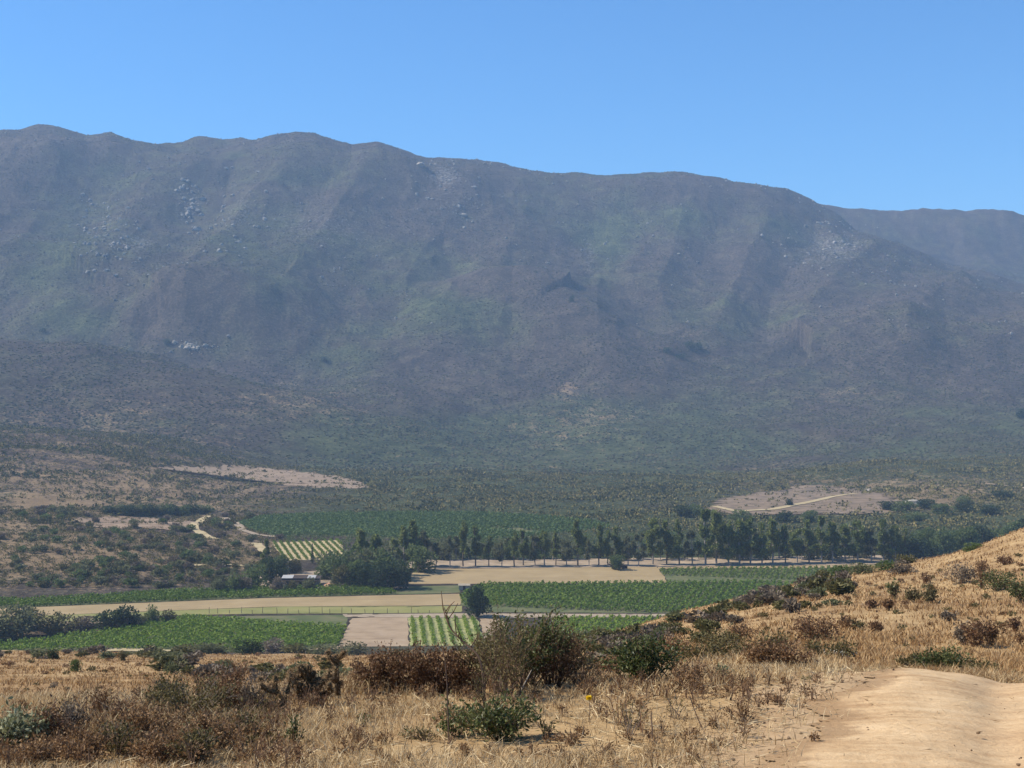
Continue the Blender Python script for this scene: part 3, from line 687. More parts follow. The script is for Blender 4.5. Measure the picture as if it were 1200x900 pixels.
def ellipsoid_pts(n, c, r, rng, shell=0.45):
    d = rand_dirs(n, rng); rad = shell + (1 - shell) * rng.random(n)**0.6
    return np.asarray(c) + d * rad[:, None] * np.asarray(r), d
def crown(lobes, total, size, rng, up=0.3, droop=0.0, aspect=0.55):
    vol = np.array([(r[0] * r[1] * r[2])**(2 / 3) for c, r in lobes]); vol = vol / vol.sum()
    Vs = MB()
    for (c, r), f in zip(lobes, vol):
        n = max(8, int(total * f)); C, d = ellipsoid_pts(n, c, r, rng)
        D = unit(d * 0.8 + rng.normal(0, 0.5, (n, 3)) + np.array([0, 0, up - droop]))
        L = size * rng.uniform(0.6, 1.4, n); Vs.add(*cards(C - D * L[:, None] * 0.4, D, L, L * aspect, rng))
    return Vs
def make_tree(name, lobes, trunk_h, trunk_r, total, size, leafm, barkm, seed, limbs=True, stems=1):
    """a unit prototype at the origin: trunk and crown; kept as (trunk mesh, crown mesh)"""
    rng = np.random.default_rng(seed)
    cm = crown(lobes, total, size, rng).mesh(name + '_crown', leafm)
    tb = MB()
    for s in range(stems):
        ox, oy = (0, 0) if stems == 1 else rng.normal(0, trunk_r * 3, 2)
        n = 6; P = np.stack([np.linspace(0, ox * 2, n) + np.cumsum(rng.normal(0, trunk_r * 0.5, n)), np.linspace(0, oy * 2, n) + np.cumsum(rng.normal(0, trunk_r * 0.5, n)), np.linspace(-0.3, trunk_h, n)], 1)
        tb.add(*tube(P, np.linspace(trunk_r * 1.15, trunk_r * 0.4, n), 7))
        if limbs:
            for c, r in lobes[:10]:
                k = P[min(n - 2, 1 + int(rng.integers(0, n - 2)))]; e = np.asarray(c); mid_ = (k + e) / 2 + np.array([0, 0, -0.1 * np.linalg.norm(e - k)])
                if e[2] > k[2] - 0.5: tb.add(*tube([k, mid_, e], [trunk_r * 0.45, trunk_r * 0.3, trunk_r * 0.12], 5))
    return tb.mesh(name + '_trunk', barkm), cm
def place_tree(proto, name, label, cat, loc, rz, sc, group=None):
    t = thing(name, label, cat, loc, rz, group, sc)
    for nm, me in zip(('trunk', 'crown'), proto):
        o = bpy.data.objects.new(nm, me); COL.objects.link(o); o.parent = t
    return t
# windbreak kinds (all about 20 m tall, scaled when placed)
def tall_lobes(rng, n, top, r, narrow):
    out = []
    for i in range(n):
        t = rng.uniform(0.16, 1.0) if i > 2 else (0.3, 0.6, 0.9)[i]
        rr = r * (0.35 + 0.9 * math.sin(math.pi * min(1, 0.30 + 0.66 * t)) ** 0.8)
        a = rng.uniform(0, 6.28); d = rr * rng.uniform(0.1, 0.8)
        out.append(((d * math.cos(a), d * math.sin(a), top * (0.05 + 0.87 * t)), (rr * rng.uniform(0.28, 0.5), rr * rng.uniform(0.28, 0.5), top * narrow * rng.uniform(0.7, 1.3))))
    return out
rr_ = np.random.default_rng(5)
TALL = [make_tree('tall_tree', tall_lobes(rr_, 13, 20, 2.1 + 0.25 * k, 0.09), 17, 0.32, 1700, 1.05, M_EUC, M_BARK, 100 + k) for k in range(4)]
WIDE = [make_tree('wide_tree', tall_lobes(rr_, 17, 20, 3.3 + 0.3 * k, 0.075), 15, 0.36, 2300, 1.15, M_EUC, M_BARK_P, 120 + k) for k in range(5)]
AIRY = [make_tree('airy_tree', tall_lobes(rr_, 9, 11, 2.0, 0.085), 8, 0.2, 700, 0.95, M_PALE, M_BARK_P, 140 + k) for k in range(4)]
def round_lobes(rng, n, h, w, low=0.12):
    out = []
    for i in range(n):
        a = rng.uniform(0, 6.28); t = rng.uniform(low, 0.80); env = math.sin(math.pi * (0.15 + 0.72 * t)); d = w * 0.5 * env * rng.uniform(0.15, 0.8)
        s = rng.uniform(0.20, 0.34)
        out.append(((d * math.cos(a), d * math.sin(a), h * t), (w * s, w * s, h * s * 0.9)))
    return out
ROUND = {}
for key, mat_ in (('willow', M_WILLOW), ('dark', M_DARK), ('pale', M_PALE), ('purple', M_PURP), ('olive', M_OLIVE)):
    ROUND[key] = [make_tree(key, round_lobes(rr_, 14, 10, 9.5), 5.5, 0.35, 1300, 0.95, mat_, M_BARK, 160 + k, stems=2) for k in range(3)]
def px_size(y, px): return px * y / F
def ball_lobes(rng, n, h, w):
    out = []
    for d in rand_dirs(n, rng):
        k = rng.uniform(0.2, 0.80); out.append(((d[0] * w * 0.5 * k, d[1] * w * 0.5 * k, h * (0.47 + 0.52 * k * d[2])), (w * 0.17, w * 0.17, h * 0.15)))
    return out
ROUND['ball'] = [make_tree('ball', ball_lobes(rr_, 44, 10, 9.5), 4.5, 0.35, 4200, 0.62, (M_DARK, M_WILLOW)[k], M_BARK, 190 + k, stems=2) for k in range(2)]
tall = [(484,611,'w'),(497,624,'a'),(511,634,'a'),(527,632,'a'),(543,609,'t'),(557,615,'t'),(573,626,'t'),(588,634,'a'),(603,622,'t'),(613,623,'t'),(627,628,'a'),(638,621,'w'),(651,621,'t'),(664,634,'a'),(677,613,'t'),(690,632,'a'),(702,616,'t'),(712,624,'t'),(723,618,'t'),(736,630,'a'),(749,630,'a'),(765,605,'w'),(781,611,'t'),(796,613,'t'),(811,626,'a'),(826,599,'w'),(840,604,'w'),(853,606,'w'),(866,611,'w'),(879,609,'w'),(893,614,'w'),(906,612,'w'),(920,617,'t'),(934,618,'w'),(948,609,'t'),(962,605,'w'),(976,610,'w'),(990,611,'w'),(1006,610,'w'),(1021,624,'a'),(1035,613,'w'),(1049,615,'w'),(1060,622,'t')]
for i, (u, top, k) in enumerate(tall):
    v = np.interp(u, [480, 760, 900, 1060], [664.5, 662.5, 660.5, 657]) + R.uniform(-1.2, 0.8)
    x, y, z = fhit(u, v); hm = px_size(y, (v - top) * 1.08 * R.uniform(0.9, 1.1))
    if k == 'a': place_tree(AIRY[i % 4], 'eucalyptus_tree', 'thin grey green tree standing between the taller trees of the valley windbreak', 'tree', (x, y, z), R.uniform(0, 6.28), (hm / 11,) * 3, 'thin trees in the windbreak')
    elif k == 't': place_tree(TALL[i % 4], 'poplar_tree', 'narrow dark green tree with a plume shaped crown in the valley windbreak row', 'tree', (x, y, z), R.uniform(0, 6.28), (hm / 20 * R.uniform(0.85, 1.05), hm / 20 * 0.95, hm / 20), 'narrow trees in the windbreak')
    else: place_tree(WIDE[i % 5], 'eucalyptus_tree', 'broad dark green tree with bare pale trunk base in the valley windbreak row', 'tree', (x, y, z), R.uniform(0, 6.28), (hm / 20 * R.uniform(0.85, 1.05), hm / 20 * 0.95, hm / 20), 'broad trees in the windbreak')
for i, u in enumerate(np.arange(505, 1065, 9.5)):                # paler trees behind the row
    v = 655.5 + R.uniform(-2, 1.5); uu = u + R.uniform(-4, 4); x, y, z = fhit(uu, v); top = 634 + R.uniform(-7, 7) - (6 if u > 820 else 0)
    hm = px_size(y, v - top)
    if R.random() < 0.5: place_tree(AIRY[i % 4], 'eucalyptus_tree', 'pale low tree half hidden behind the windbreak row', 'tree', (x, y, z), R.uniform(0, 6.28), (hm / 11 * 1.3, hm / 11 * 1.3, hm / 11), 'pale trees behind the windbreak')
    else: place_tree(ROUND['pale' if R.random() < 0.6 else 'willow'][i % 3], 'willow_tree', 'rounded low tree half hidden behind the windbreak row', 'tree', (x, y, z), R.uniform(0, 6.28), (hm / 10 * 0.75, hm / 10 * 0.75, hm / 10), 'rounded trees behind the windbreak')
for i, u in enumerate(np.arange(1062, 1240, 8.0)):               # dark wood carrying on to the right
    v = np.interp(u, [1060, 1120, 1200, 1240], [653, 647, 638, 634]) + R.uniform(-4, 4); top = v - R.uniform(18, 34); x, y, z = fhit(u, v); hm = px_size(y, v - top)
    pr = WIDE[i % 5] if R.random() < 0.35 else ROUND['dark' if R.random() < 0.3 else 'willow'][i % 3]
    s = hm / (20 if pr in WIDE else 10)
    place_tree(pr, 'eucalyptus_tree' if pr in WIDE else 'oak_tree', 'dark green tree of the wood at the right end of the windbreak', 'tree', (x, y, z), R.uniform(0, 6.28), (s * 0.9, s * 0.9, s), 'trees of the wood at the right')
grove = [(312,632,668,'w','slim open crowned tree at the left edge of the farmhouse grove'),(300,660,690,'willow','rounded green tree left of the farmhouse, lowest by the vineyard'),(318,653,684,'dark','dark round tree left of the white roofed farmhouse'),(331,650,672,'willow','green tree just below the lower left corner of the striped vine rows'),
 (346,655,672,'olive','low olive green tree behind the left white roof'),(379,655,679,'willow','light green tree right of the thin cypress'),(386,644,676,'pale','grey green tree right of the thin cypress, behind others'),(397,646,682,'willow','leafy mid green tree in the middle of the grove'),(409,640,680,'willow','tall rounded green tree in the left part of the big grove'),
 (424,616,678,'w','tall dark eucalyptus rising from the middle of the grove'),(440,621,680,'w','tall spreading eucalyptus right of the tallest in the mid grove'),(431,640,684,'pale','grey green tree below the tall eucalyptuses'),(452,634,678,'pale','greyish green tree between the tall eucalyptus and the twin tall trees'),(463,628,674,'w','middling dark tree left of the twin tall trees'),
 (474,611,668,'w','left one of the twin tall trees at the right end of the grove'),(487,612,668,'t','narrow right one of the twin tall trees at the grove end'),(491,636,671,'willow','bushy tree at the foot of the twin tall trees'),(441,644,687,'willow','big pale green rounded tree at the front of the grove'),(418,655,688,'willow','green rounded tree at the front left of the grove'),
 (428,660,690,'dark','dark rounded tree in front of the grove, left of two like it'),(450,658,691,'dark','big dark rounded tree at the front right of the grove'),(469,657,690,'dark','dark rounded tree at the right front corner of the grove'),(401,662,689,'olive','olive green tree at the front left of the grove'),
 (327,676,694,'purple','purplish brown shrub tree left in front of the farmhouse'),(362,676,693,'pale','grey rounded shrub tree right in front of the farmhouse'),(343,680,694,'olive','small olive bush in front of the farmhouse door'),(333,664,678,'dark','small dark tree at the left corner of the farmhouse'),(393,674,688,'pale','small grey round bush beside the orange earth heap'),(286,676,694,'purple','purplish bush left of the grove by the vine strip'),(272,672,694,'willow','green bush left of the grove by the vine strip'),(255,676,695,'pale','grey green bush at the far left of the grove by the vine strip')]
for i, (u, top, v, k, lab) in enumerate(grove):
    x, y, z = fhit(u, v); hm = px_size(y, v - top)
    if k in 'wt': pr, s, nm = (WIDE if k == 'w' else TALL)[i % 4], hm / 20, 'eucalyptus_tree'
    else: pr, s, nm = ROUND[k][i % 3], hm / 10, 'willow_tree' if v - top > 24 else 'shrub'
    place_tree(pr, nm, lab, 'tree' if nm != 'shrub' else 'shrub', (x, y, z), R.uniform(0, 6.28), (s, s, s) if k in 'wt' else (s * 1.05, s * 1.05, s))
# thin cypress
rng = np.random.default_rng(9)
CYP = make_tree('cypress', [((0, 0, 10 * t), (0.75 * (1 - t) + 0.22, 0.75 * (1 - t) + 0.22, 1.0)) for t in np.linspace(0.12, 0.93, 9)], 9, 0.16, 420, 0.55, M_DARK, M_BARK, 9, limbs=False)
x, y, z = fhit(366, 660); place_tree(CYP, 'cypress_tree', 'thin pencil shaped dark cypress beside the striped vine rows', 'tree', (x, y, z), 0, px_size(y, 24) / 10)

# bushes standing alone on the valley floor
solo = [(558,723,37,34,'ball','big dark rounded bush alone beside the farm path'),(722,668,21,18,'ball','round clipped green tree alone at the edge of the stubble field'),(128,738,36,20,'dark','dark bush left in the clump above the left vineyard'),(145,737,34,22,'dark','tallest dark bush in the clump above the left vineyard'),(158,736,16,14,'dark','small dark bush at the right of the clump above the left vineyard'),
 (62,744,46,22,'olive','dark olive bush spreading left of the vineyard clump'),(88,740,26,14,'purple','low brownish bush between two dark clumps by the vineyard'),(103,736,30,11,'purple','flat brown bush behind the vineyard edge'),(14,748,52,34,'pale','large grey green bush at the left frame edge'),(-14,752,50,36,'pale','grey green bush cut by the left frame edge'),(35,738,34,24,'olive','grey olive bush behind the large left edge bush'),
 (176,731,18,18,'willow','small upright bush right of the dark vineyard clump'),(195,730,20,11,'olive','low dark bush at the upper left vineyard corner'),(165,732,14,8,'pale','small grey bush by the vineyard corner'),(293,772,30,17,'dark','dark bush below the vineyard on a sandy bank'),(322,766,34,17,'purple','brown grey bush below the vineyard, right of a sandy bank'),(345,775,40,14,'olive','low olive bush beside the sandy path'),(250,772,40,12,'pale','low grey bush under the vineyard edge'),(415,772,50,16,'olive','low green bush below the bare plot'),(380,778,50,14,'pale','flat grey green bush right below the sandy path'),(215,777,34,10,'olive','low olive bush at the crest of the grassy slope')]
for i, (u, v, wpx, hpx, k, lab) in enumerate(solo):
    x, y, z = fhit(u, v) if v < 760 else hit(u, v, 300)
    place_tree(ROUND[k][i % len(ROUND[k])], 'shrub', lab, 'bush', (x, y, z - 0.3), R.uniform(0, 6.28), (px_size(y, wpx) / 9.5, px_size(y, wpx) / 9.5, px_size(y, hpx + 3) / 9.2))
# oaks in the folds of the mountain
oaks = [(808,411,14,9),(818,410,12,8),(797,420,10,5),(782,414,12,6),(670,354,6,7),(1197,490,14,11),(196,404,10,6),(50,389,8,4),(380,425,10,6)]
for i, (u, v, wpx, hpx) in enumerate(oaks):
    x, y, z = hit(u, v, 900)
    place_tree(ROUND['dark'][i % 3], 'oak_tree', 'dark lone oak crown in a fold of the mountain slope', 'tree', (x, y, z - 1), R.uniform(0, 6.28), (px_size(y, wpx) / 9.5, px_size(y, wpx) / 9.5, px_size(y, hpx + 1) / 9.2), 'dark oaks on the mountain')
for i, (u, v, wpx, hpx) in enumerate([(800,606,30,14),(815,604,24,14),(925,593,13,9),(950,612,30,14),(920,612,30,13),(870,610,40,12),(1040,598,30,11),(1060,600,36,14),(1085,596,30,12),(1105,603,34,13),(1130,600,30,12),(1070,610,40,10),(1175,585,36,10),(1130,590,24,9),(1160,603,34,12)]):
    x, y, z = hit(u, v, 600)
    place_tree(ROUND[('dark', 'willow')[i % 2]][i % 3], 'oak_tree', 'dark rounded oak on the valley edge below the bare hillside', 'tree', (x, y, z - 0.5), R.uniform(0, 6.28), (px_size(y, wpx) / 9.5 * 0.8, px_size(y, wpx) / 9.5 * 0.8, px_size(y, hpx) / 9.2), 'oaks at the valley edge')
for i, (u, v, wpx, hpx) in enumerate(zip(np.linspace(128, 240, 15), [602,603,604,605,604,605,605,604,604,603,604,604,603,602,601], [20]*15, [9,11,12,13,12,13,14,12,13,12,11,12,12,10,9])):
    x, y, z = hit(u, v, 600)
    place_tree(ROUND[('dark', 'pale', 'willow')[i % 3]][i % 3], 'shrub', 'dark tall shrub in the band above the bare pink slope', 'bush', (x, y, z - 0.5), R.uniform(0, 6.28), (px_size(y, wpx) / 9.5, px_size(y, wpx) / 9.5, px_size(y, hpx) / 9.2), 'shrubs in the band above the bare slope')

# ------------------------------------------------------------------ farmhouse and yard
M_WHITE = noise_mat('white_metal_roof', [(0.323, 0.311, 0.289), (0.392, 0.378, 0.345)], 0.8, 0.5)
M_WALL = noise_mat('plaster', [(0.42, 0.35, 0.27), (0.55, 0.47, 0.37)], 0.7)
M_DKWOOD = noise_mat('dark_wood', [(0.035, 0.026, 0.022), (0.07, 0.052, 0.042)], 1.5)
M_GLASS = noise_mat('window_glass', [(0.03, 0.035, 0.04), (0.05, 0.055, 0.06)], 1.0, 0.15)
def gable(x0, x1, y0, y1, z0, zr, th=0.15):
    ym = (y0 + y1) / 2
    V = [(x0, y0, z0), (x1, y0, z0), (x1, ym, zr), (x0, ym, zr), (x0, y1, z0), (x1, y1, z0)]
    V += [(a, b, c - th) for a, b, c in V]
    return V, [(0, 1, 2, 3), (3, 2, 5, 4), (7, 6, 9, 8), (8, 9, 10, 11), (0, 6, 7, 1), (5, 11, 10, 4), (1, 7, 8, 2), (2, 8, 11, 5), (0, 3, 9, 6), (3, 4, 10, 9)]
x, y, z = fhit(352, 688)
hs = thing('farmhouse', 'low farmhouse with white metal roofs and dark porch among the trees', 'house', (x, y, z))
MB().add(*box(-7.5, 7.5, 0, 7, 0, 3.4)).build('wall', M_WALL, hs)
MB().add(*gable(-2.9, 2.9, -2.0, 7.6, 3.95, 4.7)).build('dark_roof', M_DKWOOD, hs)
MB().add(*gable(6.45, 8.6, -2.0, 7.6, 3.8, 4.4)).build('dark_roof', M_DKWOOD, hs)
r1 = MB().add(*gable(-7.6, -3.0, -2.2, 8, 4.0, 4.7)).build('roof', M_WHITE, hs)
MB().add(*gable(3.0, 6.4, -1.6, 7.4, 3.95, 4.6)).build('roof', M_WHITE, hs)
mb = MB(); mb.add(*box(-8.0, 8.0, -3.4, -2.25, 2.9, 3.1))
for px_ in np.linspace(-7.8, 7.8, 7): mb.add(*box(px_ - 0.09, px_ + 0.09, -3.3, -3.1, 0, 2.9))
mb.build('porch', M_DKWOOD, hs)
MB().add(*box(-8.0, 8.0, -2.2, -0.02, 3.15, 3.9)).build('porch_fascia', M_DKWOOD, hs)
d = MB().add(*box(-0.5, 0.5, -0.06, 0.03, 0, 2.1)).build('door', M_DKWOOD, hs)
MB().add(*box(0.3, 0.38, -0.12, -0.065, 1.0, 1.1)).build('handle', M_WHITE, d)
for wx in (-5.5, -3, 3, 5.5):
    wf = MB().add(*box(wx - 0.65, wx + 0.65, -0.05, 0.03, 0.9, 2.2)).build('window', M_DKWOOD, hs)
    MB().add(*box(wx - 0.55, wx + 0.55, -0.08, -0.055, 1.0, 2.1)).build('pane', M_GLASS, wf)
x, y, z = fhit(544, 692)
hut = thing('shed', 'small cream coloured shed behind the big dark bush', 'shed', (x, y, z))
MB().add(*box(-2.2, 2.2, 0, 3, 0, 2.0)).build('wall', noise_mat('cream_paint', [(0.36, 0.31, 0.22), (0.46, 0.41, 0.31)], 0.9), hut)
MB().add(*gable(-2.5, 2.5, -0.4, 3.4, 2.02, 2.6)).build('roof', noise_mat('pale_roof', [(0.24, 0.20, 0.14), (0.34, 0.29, 0.21)], 0.9), hut)
MB().add(*box(-0.5, 0.5, -0.05, 0.02, 0, 1.9)).build('door', M_DKWOOD, hut)
for (u, v, wx, lab) in ((420, 686, 3.6, 'white railed wooden rack under the trees right of the farmhouse'),):
    x, y, z = fhit(u, v); t = thing('rack', lab, 'rack', (x, y, z))
    MB().add(*box(-wx, wx, -0.1, 0.5, 1.5, 1.75)).build('rail', M_WHITE, t)
    for sx in (-wx + 0.3, 0, wx - 0.3): MB().add(*box(sx - 0.1, sx + 0.1, 0, 0.2, 0, 1.5)).build('post', M_DKWOOD, t)
x, y, z = fhit(732, 667)
t = thing('trough', 'small dark box by the lone round tree in the stubble field', 'box', (x, y, z))
MB().add(*box(-1.3, 1.3, 0, 1.6, 0.25, 1.7)).build('body', M_DKWOOD, t)
for sx in (-1.1, 1.1): MB().add(*box(sx - 0.1, sx + 0.1, 0.1, 0.3, -0.2, 0.25)).build('leg', M_DKWOOD, t)
M_ROCK = noise_mat('granite', [(0.11, 0.10, 0.09), (0.21, 0.19, 0.165), (0.32, 0.29, 0.25)], 0.12, 0.9, 0.5, 0.6)
M_PROCK = noise_mat('pale_granite', [(0.176, 0.152, 0.119), (0.288, 0.247, 0.196), (0.368, 0.319, 0.256)], 0.2, 0.9)
M_EARTH = noise_mat('orange_earth', [(0.30, 0.15, 0.08), (0.46, 0.26, 0.16)], 0.5)
def rock(rng, r, sx=1.0, sz=0.7):
    V, T = ICO2; n = V * (1 + 0.25 * rng.normal(0, 1, (len(V), 1)) * 0.6)
    a = rng.uniform(0, 6.28); c, s = math.cos(a), math.sin(a); n = n * np.array([r * sx, r, r * sz])
    return np.stack([n[:, 0] * c - n[:, 1] * s, n[:, 0] * s + n[:, 1] * c, n[:, 2]], 1), T
x, y, z = fhit(383, 688); V, T = rock(R, 3.2, 1.3, 0.4); tag(MB().add(V, None, T).build('earth_heap', M_EARTH, None, (x, y, z + 0.3)), 'orange heap of earth right of the farmhouse', 'earth heap')
for i, (u, v) in enumerate([(369,690),(373,691),(378,690.5),(389,690),(398,690.5),(408,690),(415,691),(289,692),(330,694),(425,690)]):
    x, y, z = fhit(u, v); V, T = rock(R, R.uniform(0.9, 1.5)); tag(MB().add(V, None, T).build('boulder', M_PROCK, None, (x, y, z + 0.2)), 'pale boulder lying along the yard edge by the farmhouse', 'boulder', 'pale boulders in the farmyard')
# posts along the head of the vineyard
for i, u in enumerate(np.linspace(245, 545, 24)):
    x, y, z = fhit(u + R.uniform(-3, 3), 719.3 + R.uniform(-.3, .3)); hh = R.uniform(1.3, 2.6)
    tag(MB().add(*tube([(0, 0, -0.2), (R.normal(0, .05), 0, hh * .5), (R.normal(0, .1), 0, hh)], [0.13, 0.11, 0.09], 6)).build('fence_post', M_STAKE, None, (x, y, z)), 'grey wooden post along the farm track at the head of the vineyard', 'fence post', 'posts along the farm track')
# pale boulders seen singly on the slopes
for u, v, r, lab in ((1018, 575.5, 2.6, 'small white boulder above the bare hillside, left of another'), (1070, 590, 3.6, 'white boulder at the right of the bare hillside'), (493, 194, 9, 'pale bare rock just under the skyline of the mountain'), (543, 253, 6, 'single pale boulder high on the mountain face')):
    x, y, z = hit(u, v, 600); V, T = rock(R, r, 1.5, 0.6); tag(MB().add(V, None, T).build('boulder', M_PROCK, None, (x, y, z + r * .2)), lab, 'boulder')
def outcrop(u, v, ru, rv, n, rmin, rmax, mat, label):
    x0, y0, z0 = hit(u, v, 900); mb = MB()
    for i in range(n):
        uu = u + R.normal(0, ru * .5); vv = v + R.normal(0, rv * .5); x, y, z = hit(uu, vv, 900)
        r = rmin + (rmax - rmin) * R.random()**2; V, T = rock(R, r, R.uniform(0.8, 1.6), R.uniform(0.6, 1.3)); mb.add(V + np.array([x - x0, y - y0, z - z0]), None, T)
    tag(mb.build('granite_outcrop_rocks', mat, None, (x0, y0, z0)), kind='stuff')
outcrop(230, 407, 22, 7, 40, 1.0, 4.2, M_PROCK, 'whitish cluster of boulders above the low left hill')
outcrop(128, 275, 46, 50, 150, 1.2, 4.5, M_ROCK, 'large grey granite cliff face on the left of the mountain')
outcrop(978, 287, 60, 34, 90, 1.2, 4.5, M_ROCK, 'scattered pale granite outcrop on the right shoulder of the mountain')
outcrop(222, 240, 16, 36, 50, 2, 7, M_ROCK, 'granite outcrop right of the large cliff face')
outcrop(278, 250, 36, 60, 70, 1.2, 5, M_ROCK, 'streak of granite rocks down the middle left slope')
outcrop(525, 225, 50, 36, 60, 1.2, 5, M_ROCK, 'granite outcrop below the skyline at the middle')

# ------------------------------------------------------------------ chaparral over the slopes
def stuff_mat(name, ramps, transl=0.0):
    m, nt, b = new_mat(name); p = pos(nt); g = N(nt, 'ShaderNodeNewGeometry')
    f = mth(nt, 'ADD', mth(nt, 'MULTIPLY', g.outputs['Random Per Island'], 0.5), mth(nt, 'MULTIPLY', noise(nt, p, 0.012, 5, 0.6), 0.5))
    n = len(ramps); c = ramp(nt, f, [(0.15 + 0.65 * i / (n - 1), col) for i, col in enumerate(ramps)])
    nt.links.new(c, b.inputs['Base Color']); b.inputs['Roughness'].default_value = 0.9; b.inputs['Specular IOR Level'].default_value = 0.05
    return m
M_SCRUB = stuff_mat('scrub_leaves', [(0.057, 0.062, 0.02), (0.111, 0.11, 0.037), (0.176, 0.144, 0.055), (0.264, 0.203, 0.088)])
M_SCRUB_M = stuff_mat('mountain_scrub', [(0.036, 0.038, 0.019), (0.055, 0.058, 0.026), (0.074, 0.065, 0.037), (0.108, 0.089, 0.055)])
def blob_field(X, Y, Z, Rr, rng, flat=0.75):
    V0, T0 = ICO; n = len(X); k = len(V0)
    V = V0[None] * (1 + rng.uniform(-0.35, 0.35, (n, k, 1))) * Rr[:, None, None] * np.array([1, 1, flat])
    V = V + np.stack([X, Y, Z + Rr * flat * 0.45], 1)[:, None, :]
    T = (T0[None] + (np.arange(n) * k)[:, None, None]).reshape(-1, 3)
    return V.reshape(-1, 3), None, T
def free_of_fields(X, Y):
    k = np.ones(X.shape, bool)
    for P in FIELD_POLYS:
        x0, y0 = P.min(0); x1, y1 = P.max(0); m = (X > x0) & (X < x1) & (Y > y0) & (Y < y1) & k
        if m.any():
            idx = np.nonzero(m)[0]; k[idx[inpoly(X[idx], Y[idx], P)]] = False
    return k
def sparse_keep(X, Y, p):
    k = np.ones(X.shape, bool)
    for P in SPARSE_POLYS: k &= ~(inpoly(X, Y, P) & (R.random(len(X)) > p))
    return k
def scatter_fan(n, y0, y1, smax, rng):
    y = np.sqrt(rng.uniform(y0**2, y1**2, n)); return rng.uniform(-smax, smax, n) * y, y
def mid_density(X, Y):
    """how thickly bushes stand at a place of the valley edge and foothills"""
    u = 600 + F * X / Y; d = 0.48 + 0.9 * fbm(X / 60, Y / 60, 201, 4) + 0.35 * fbm(X / 14, Y / 14, 202, 2)
    floor = (Y < 800) & (u > 330)
    return np.where(floor, -1, d + np.where(u > 330, 0.08, 0) + sstep(1000, 1300, Y) * 0.3)
X, Y = scatter_fan(70000, 800, 1500, 0.46, R)
k = (R.random(len(X)) < np.clip(mid_density(X, Y), 0, 1)) & free_of_fields(X, Y) & sparse_keep(X, Y, 0.22); X, Y = X[k], Y[k]
mb = MB(); r_ = (0.5 + 1.5 * R.random(len(X))**2) * (0.7 + 0.9 * vnoise(X / 40, Y / 40, 7)); n_ = len(X); ii = np.repeat(np.arange(n_), 13); m_ = len(ii); d = rand_dirs(m_, R); d[:, 2] = np.abs(d[:, 2]); Z = ground(X, Y)
C = np.stack([X[ii], Y[ii], Z[ii]], 1) + d * (r_[ii] * R.uniform(0.2, 0.9, m_))[:, None]; L_ = r_[ii] * R.uniform(0.5, 1.0, m_); mb.add(*cards(C, unit(d + R.normal(0, 0.6, (m_, 3))), L_, L_ * 0.7, R))
tag(mb.build('foothill_scrub', M_SCRUB), kind='stuff')
X, Y = scatter_fan(60000, 1500, 2350, 0.46, R); k = R.random(len(X)) < np.clip(0.55 + 0.8 * fbm(X / 80, Y / 80, 203, 4), 0.1, 1); X, Y = X[k], Y[k]
mb = MB(); mb.add(*blob_field(X, Y, ground(X, Y), R.uniform(0.7, 1.9, len(X)), R, 0.6)); tag(mb.build('lower_slope_scrub', M_SCRUB_M), kind='stuff')
X, Y = scatter_fan(80000, 2350, 3750, 0.43, R); k = R.random(len(X)) < np.clip(0.5 + 0.9 * fbm(X / 110, Y / 110, 204, 4), 0.05, 1); X, Y = X[k], Y[k]
mb = MB(); mb.add(*blob_field(X, Y, ground(X, Y), R.uniform(0.8, 2.0, len(X)), R, 0.5)); tag(mb.build('mountain_scrub', M_SCRUB_M), kind='stuff')
# scattered granite blocks
V0 = []
X, Y = scatter_fan(9000, 2000, 3650, 0.43, R); u = 600 + F * X / Y; Z = ground(X, Y); v = 450 - (Z - H) / Y * F
dens = (0.5 + 0.5 * sstep(230, 170, v) * (u < 560)) * sstep(430, 300, v) * np.clip(0.2 + 1.6 * fbm(X / 160, Y / 160, 205, 3), 0, 1); k = R.random(len(X)) < dens; X, Y, Z = X[k], Y[k], Z[k]
mb = MB(); mb.add(*blob_field(X, Y, Z, 0.8 + 2.6 * R.random(len(X))**3, R, 0.9)); tag(mb.build('granite_blocks', M_ROCK), kind='stuff')

# bushes that can be told apart on the low hill, as things
def bush_proto(name, w, h, n, size, mats, seed, nl=6):
    rng = np.random.default_rng(seed); lobes = []
    for i in range(nl):
        a = rng.uniform(0, 6.28); d = w * 0.28 * rng.random(); s = rng.uniform(0.24, 0.36)
        lobes.append(((d * math.cos(a), d * math.sin(a), h * rng.uniform(0.3, 0.62)), (w * s, w * s, h * s * 1.05)))
    return crown(lobes, n, size, rng, 0.5).mesh(name, mats)
BUSH = {k: [bush_proto('bush_' + k, 2.0, 1.6, 260, 0.36, m, 300 + 10 * i + j) for j in range(4)] for i, (k, m) in enumerate((('olive', M_OLIVE), ('pale', M_PALE), ('willow', M_WILLOW), ('purple', M_PURP)))}
def put_mesh(me, name, label, cat, loc, rz, sc, group):
    o = bpy.data.objects.new(name, me); COL.objects.link(o); o.location = loc; o.rotation_euler = (0, 0, rz); o.scale = sc
    return tag(o, label, cat, group)
cnt = 0
X, Y = scatter_fan(16000, 585, 905, 0.40, R); u = 600 + F * X / Y
dn = 0.80 + 0.9 * fbm(X / 45, Y / 45, 206, 4) + 0.45 * (Y < 660) * (u < 330)
k = (u < 335) & (R.random(len(X)) < np.clip(dn, 0.02, 1)) & free_of_fields(X, Y) & sparse_keep(X, Y, 0.22); X, Y = X[k], Y[k]
k = 450 + H * F / Y < np.interp(600 + F * X / Y, [-80, 60, 200, 310, 340], [703, 700, 691, 688, 660]); X, Y = X[k], Y[k]
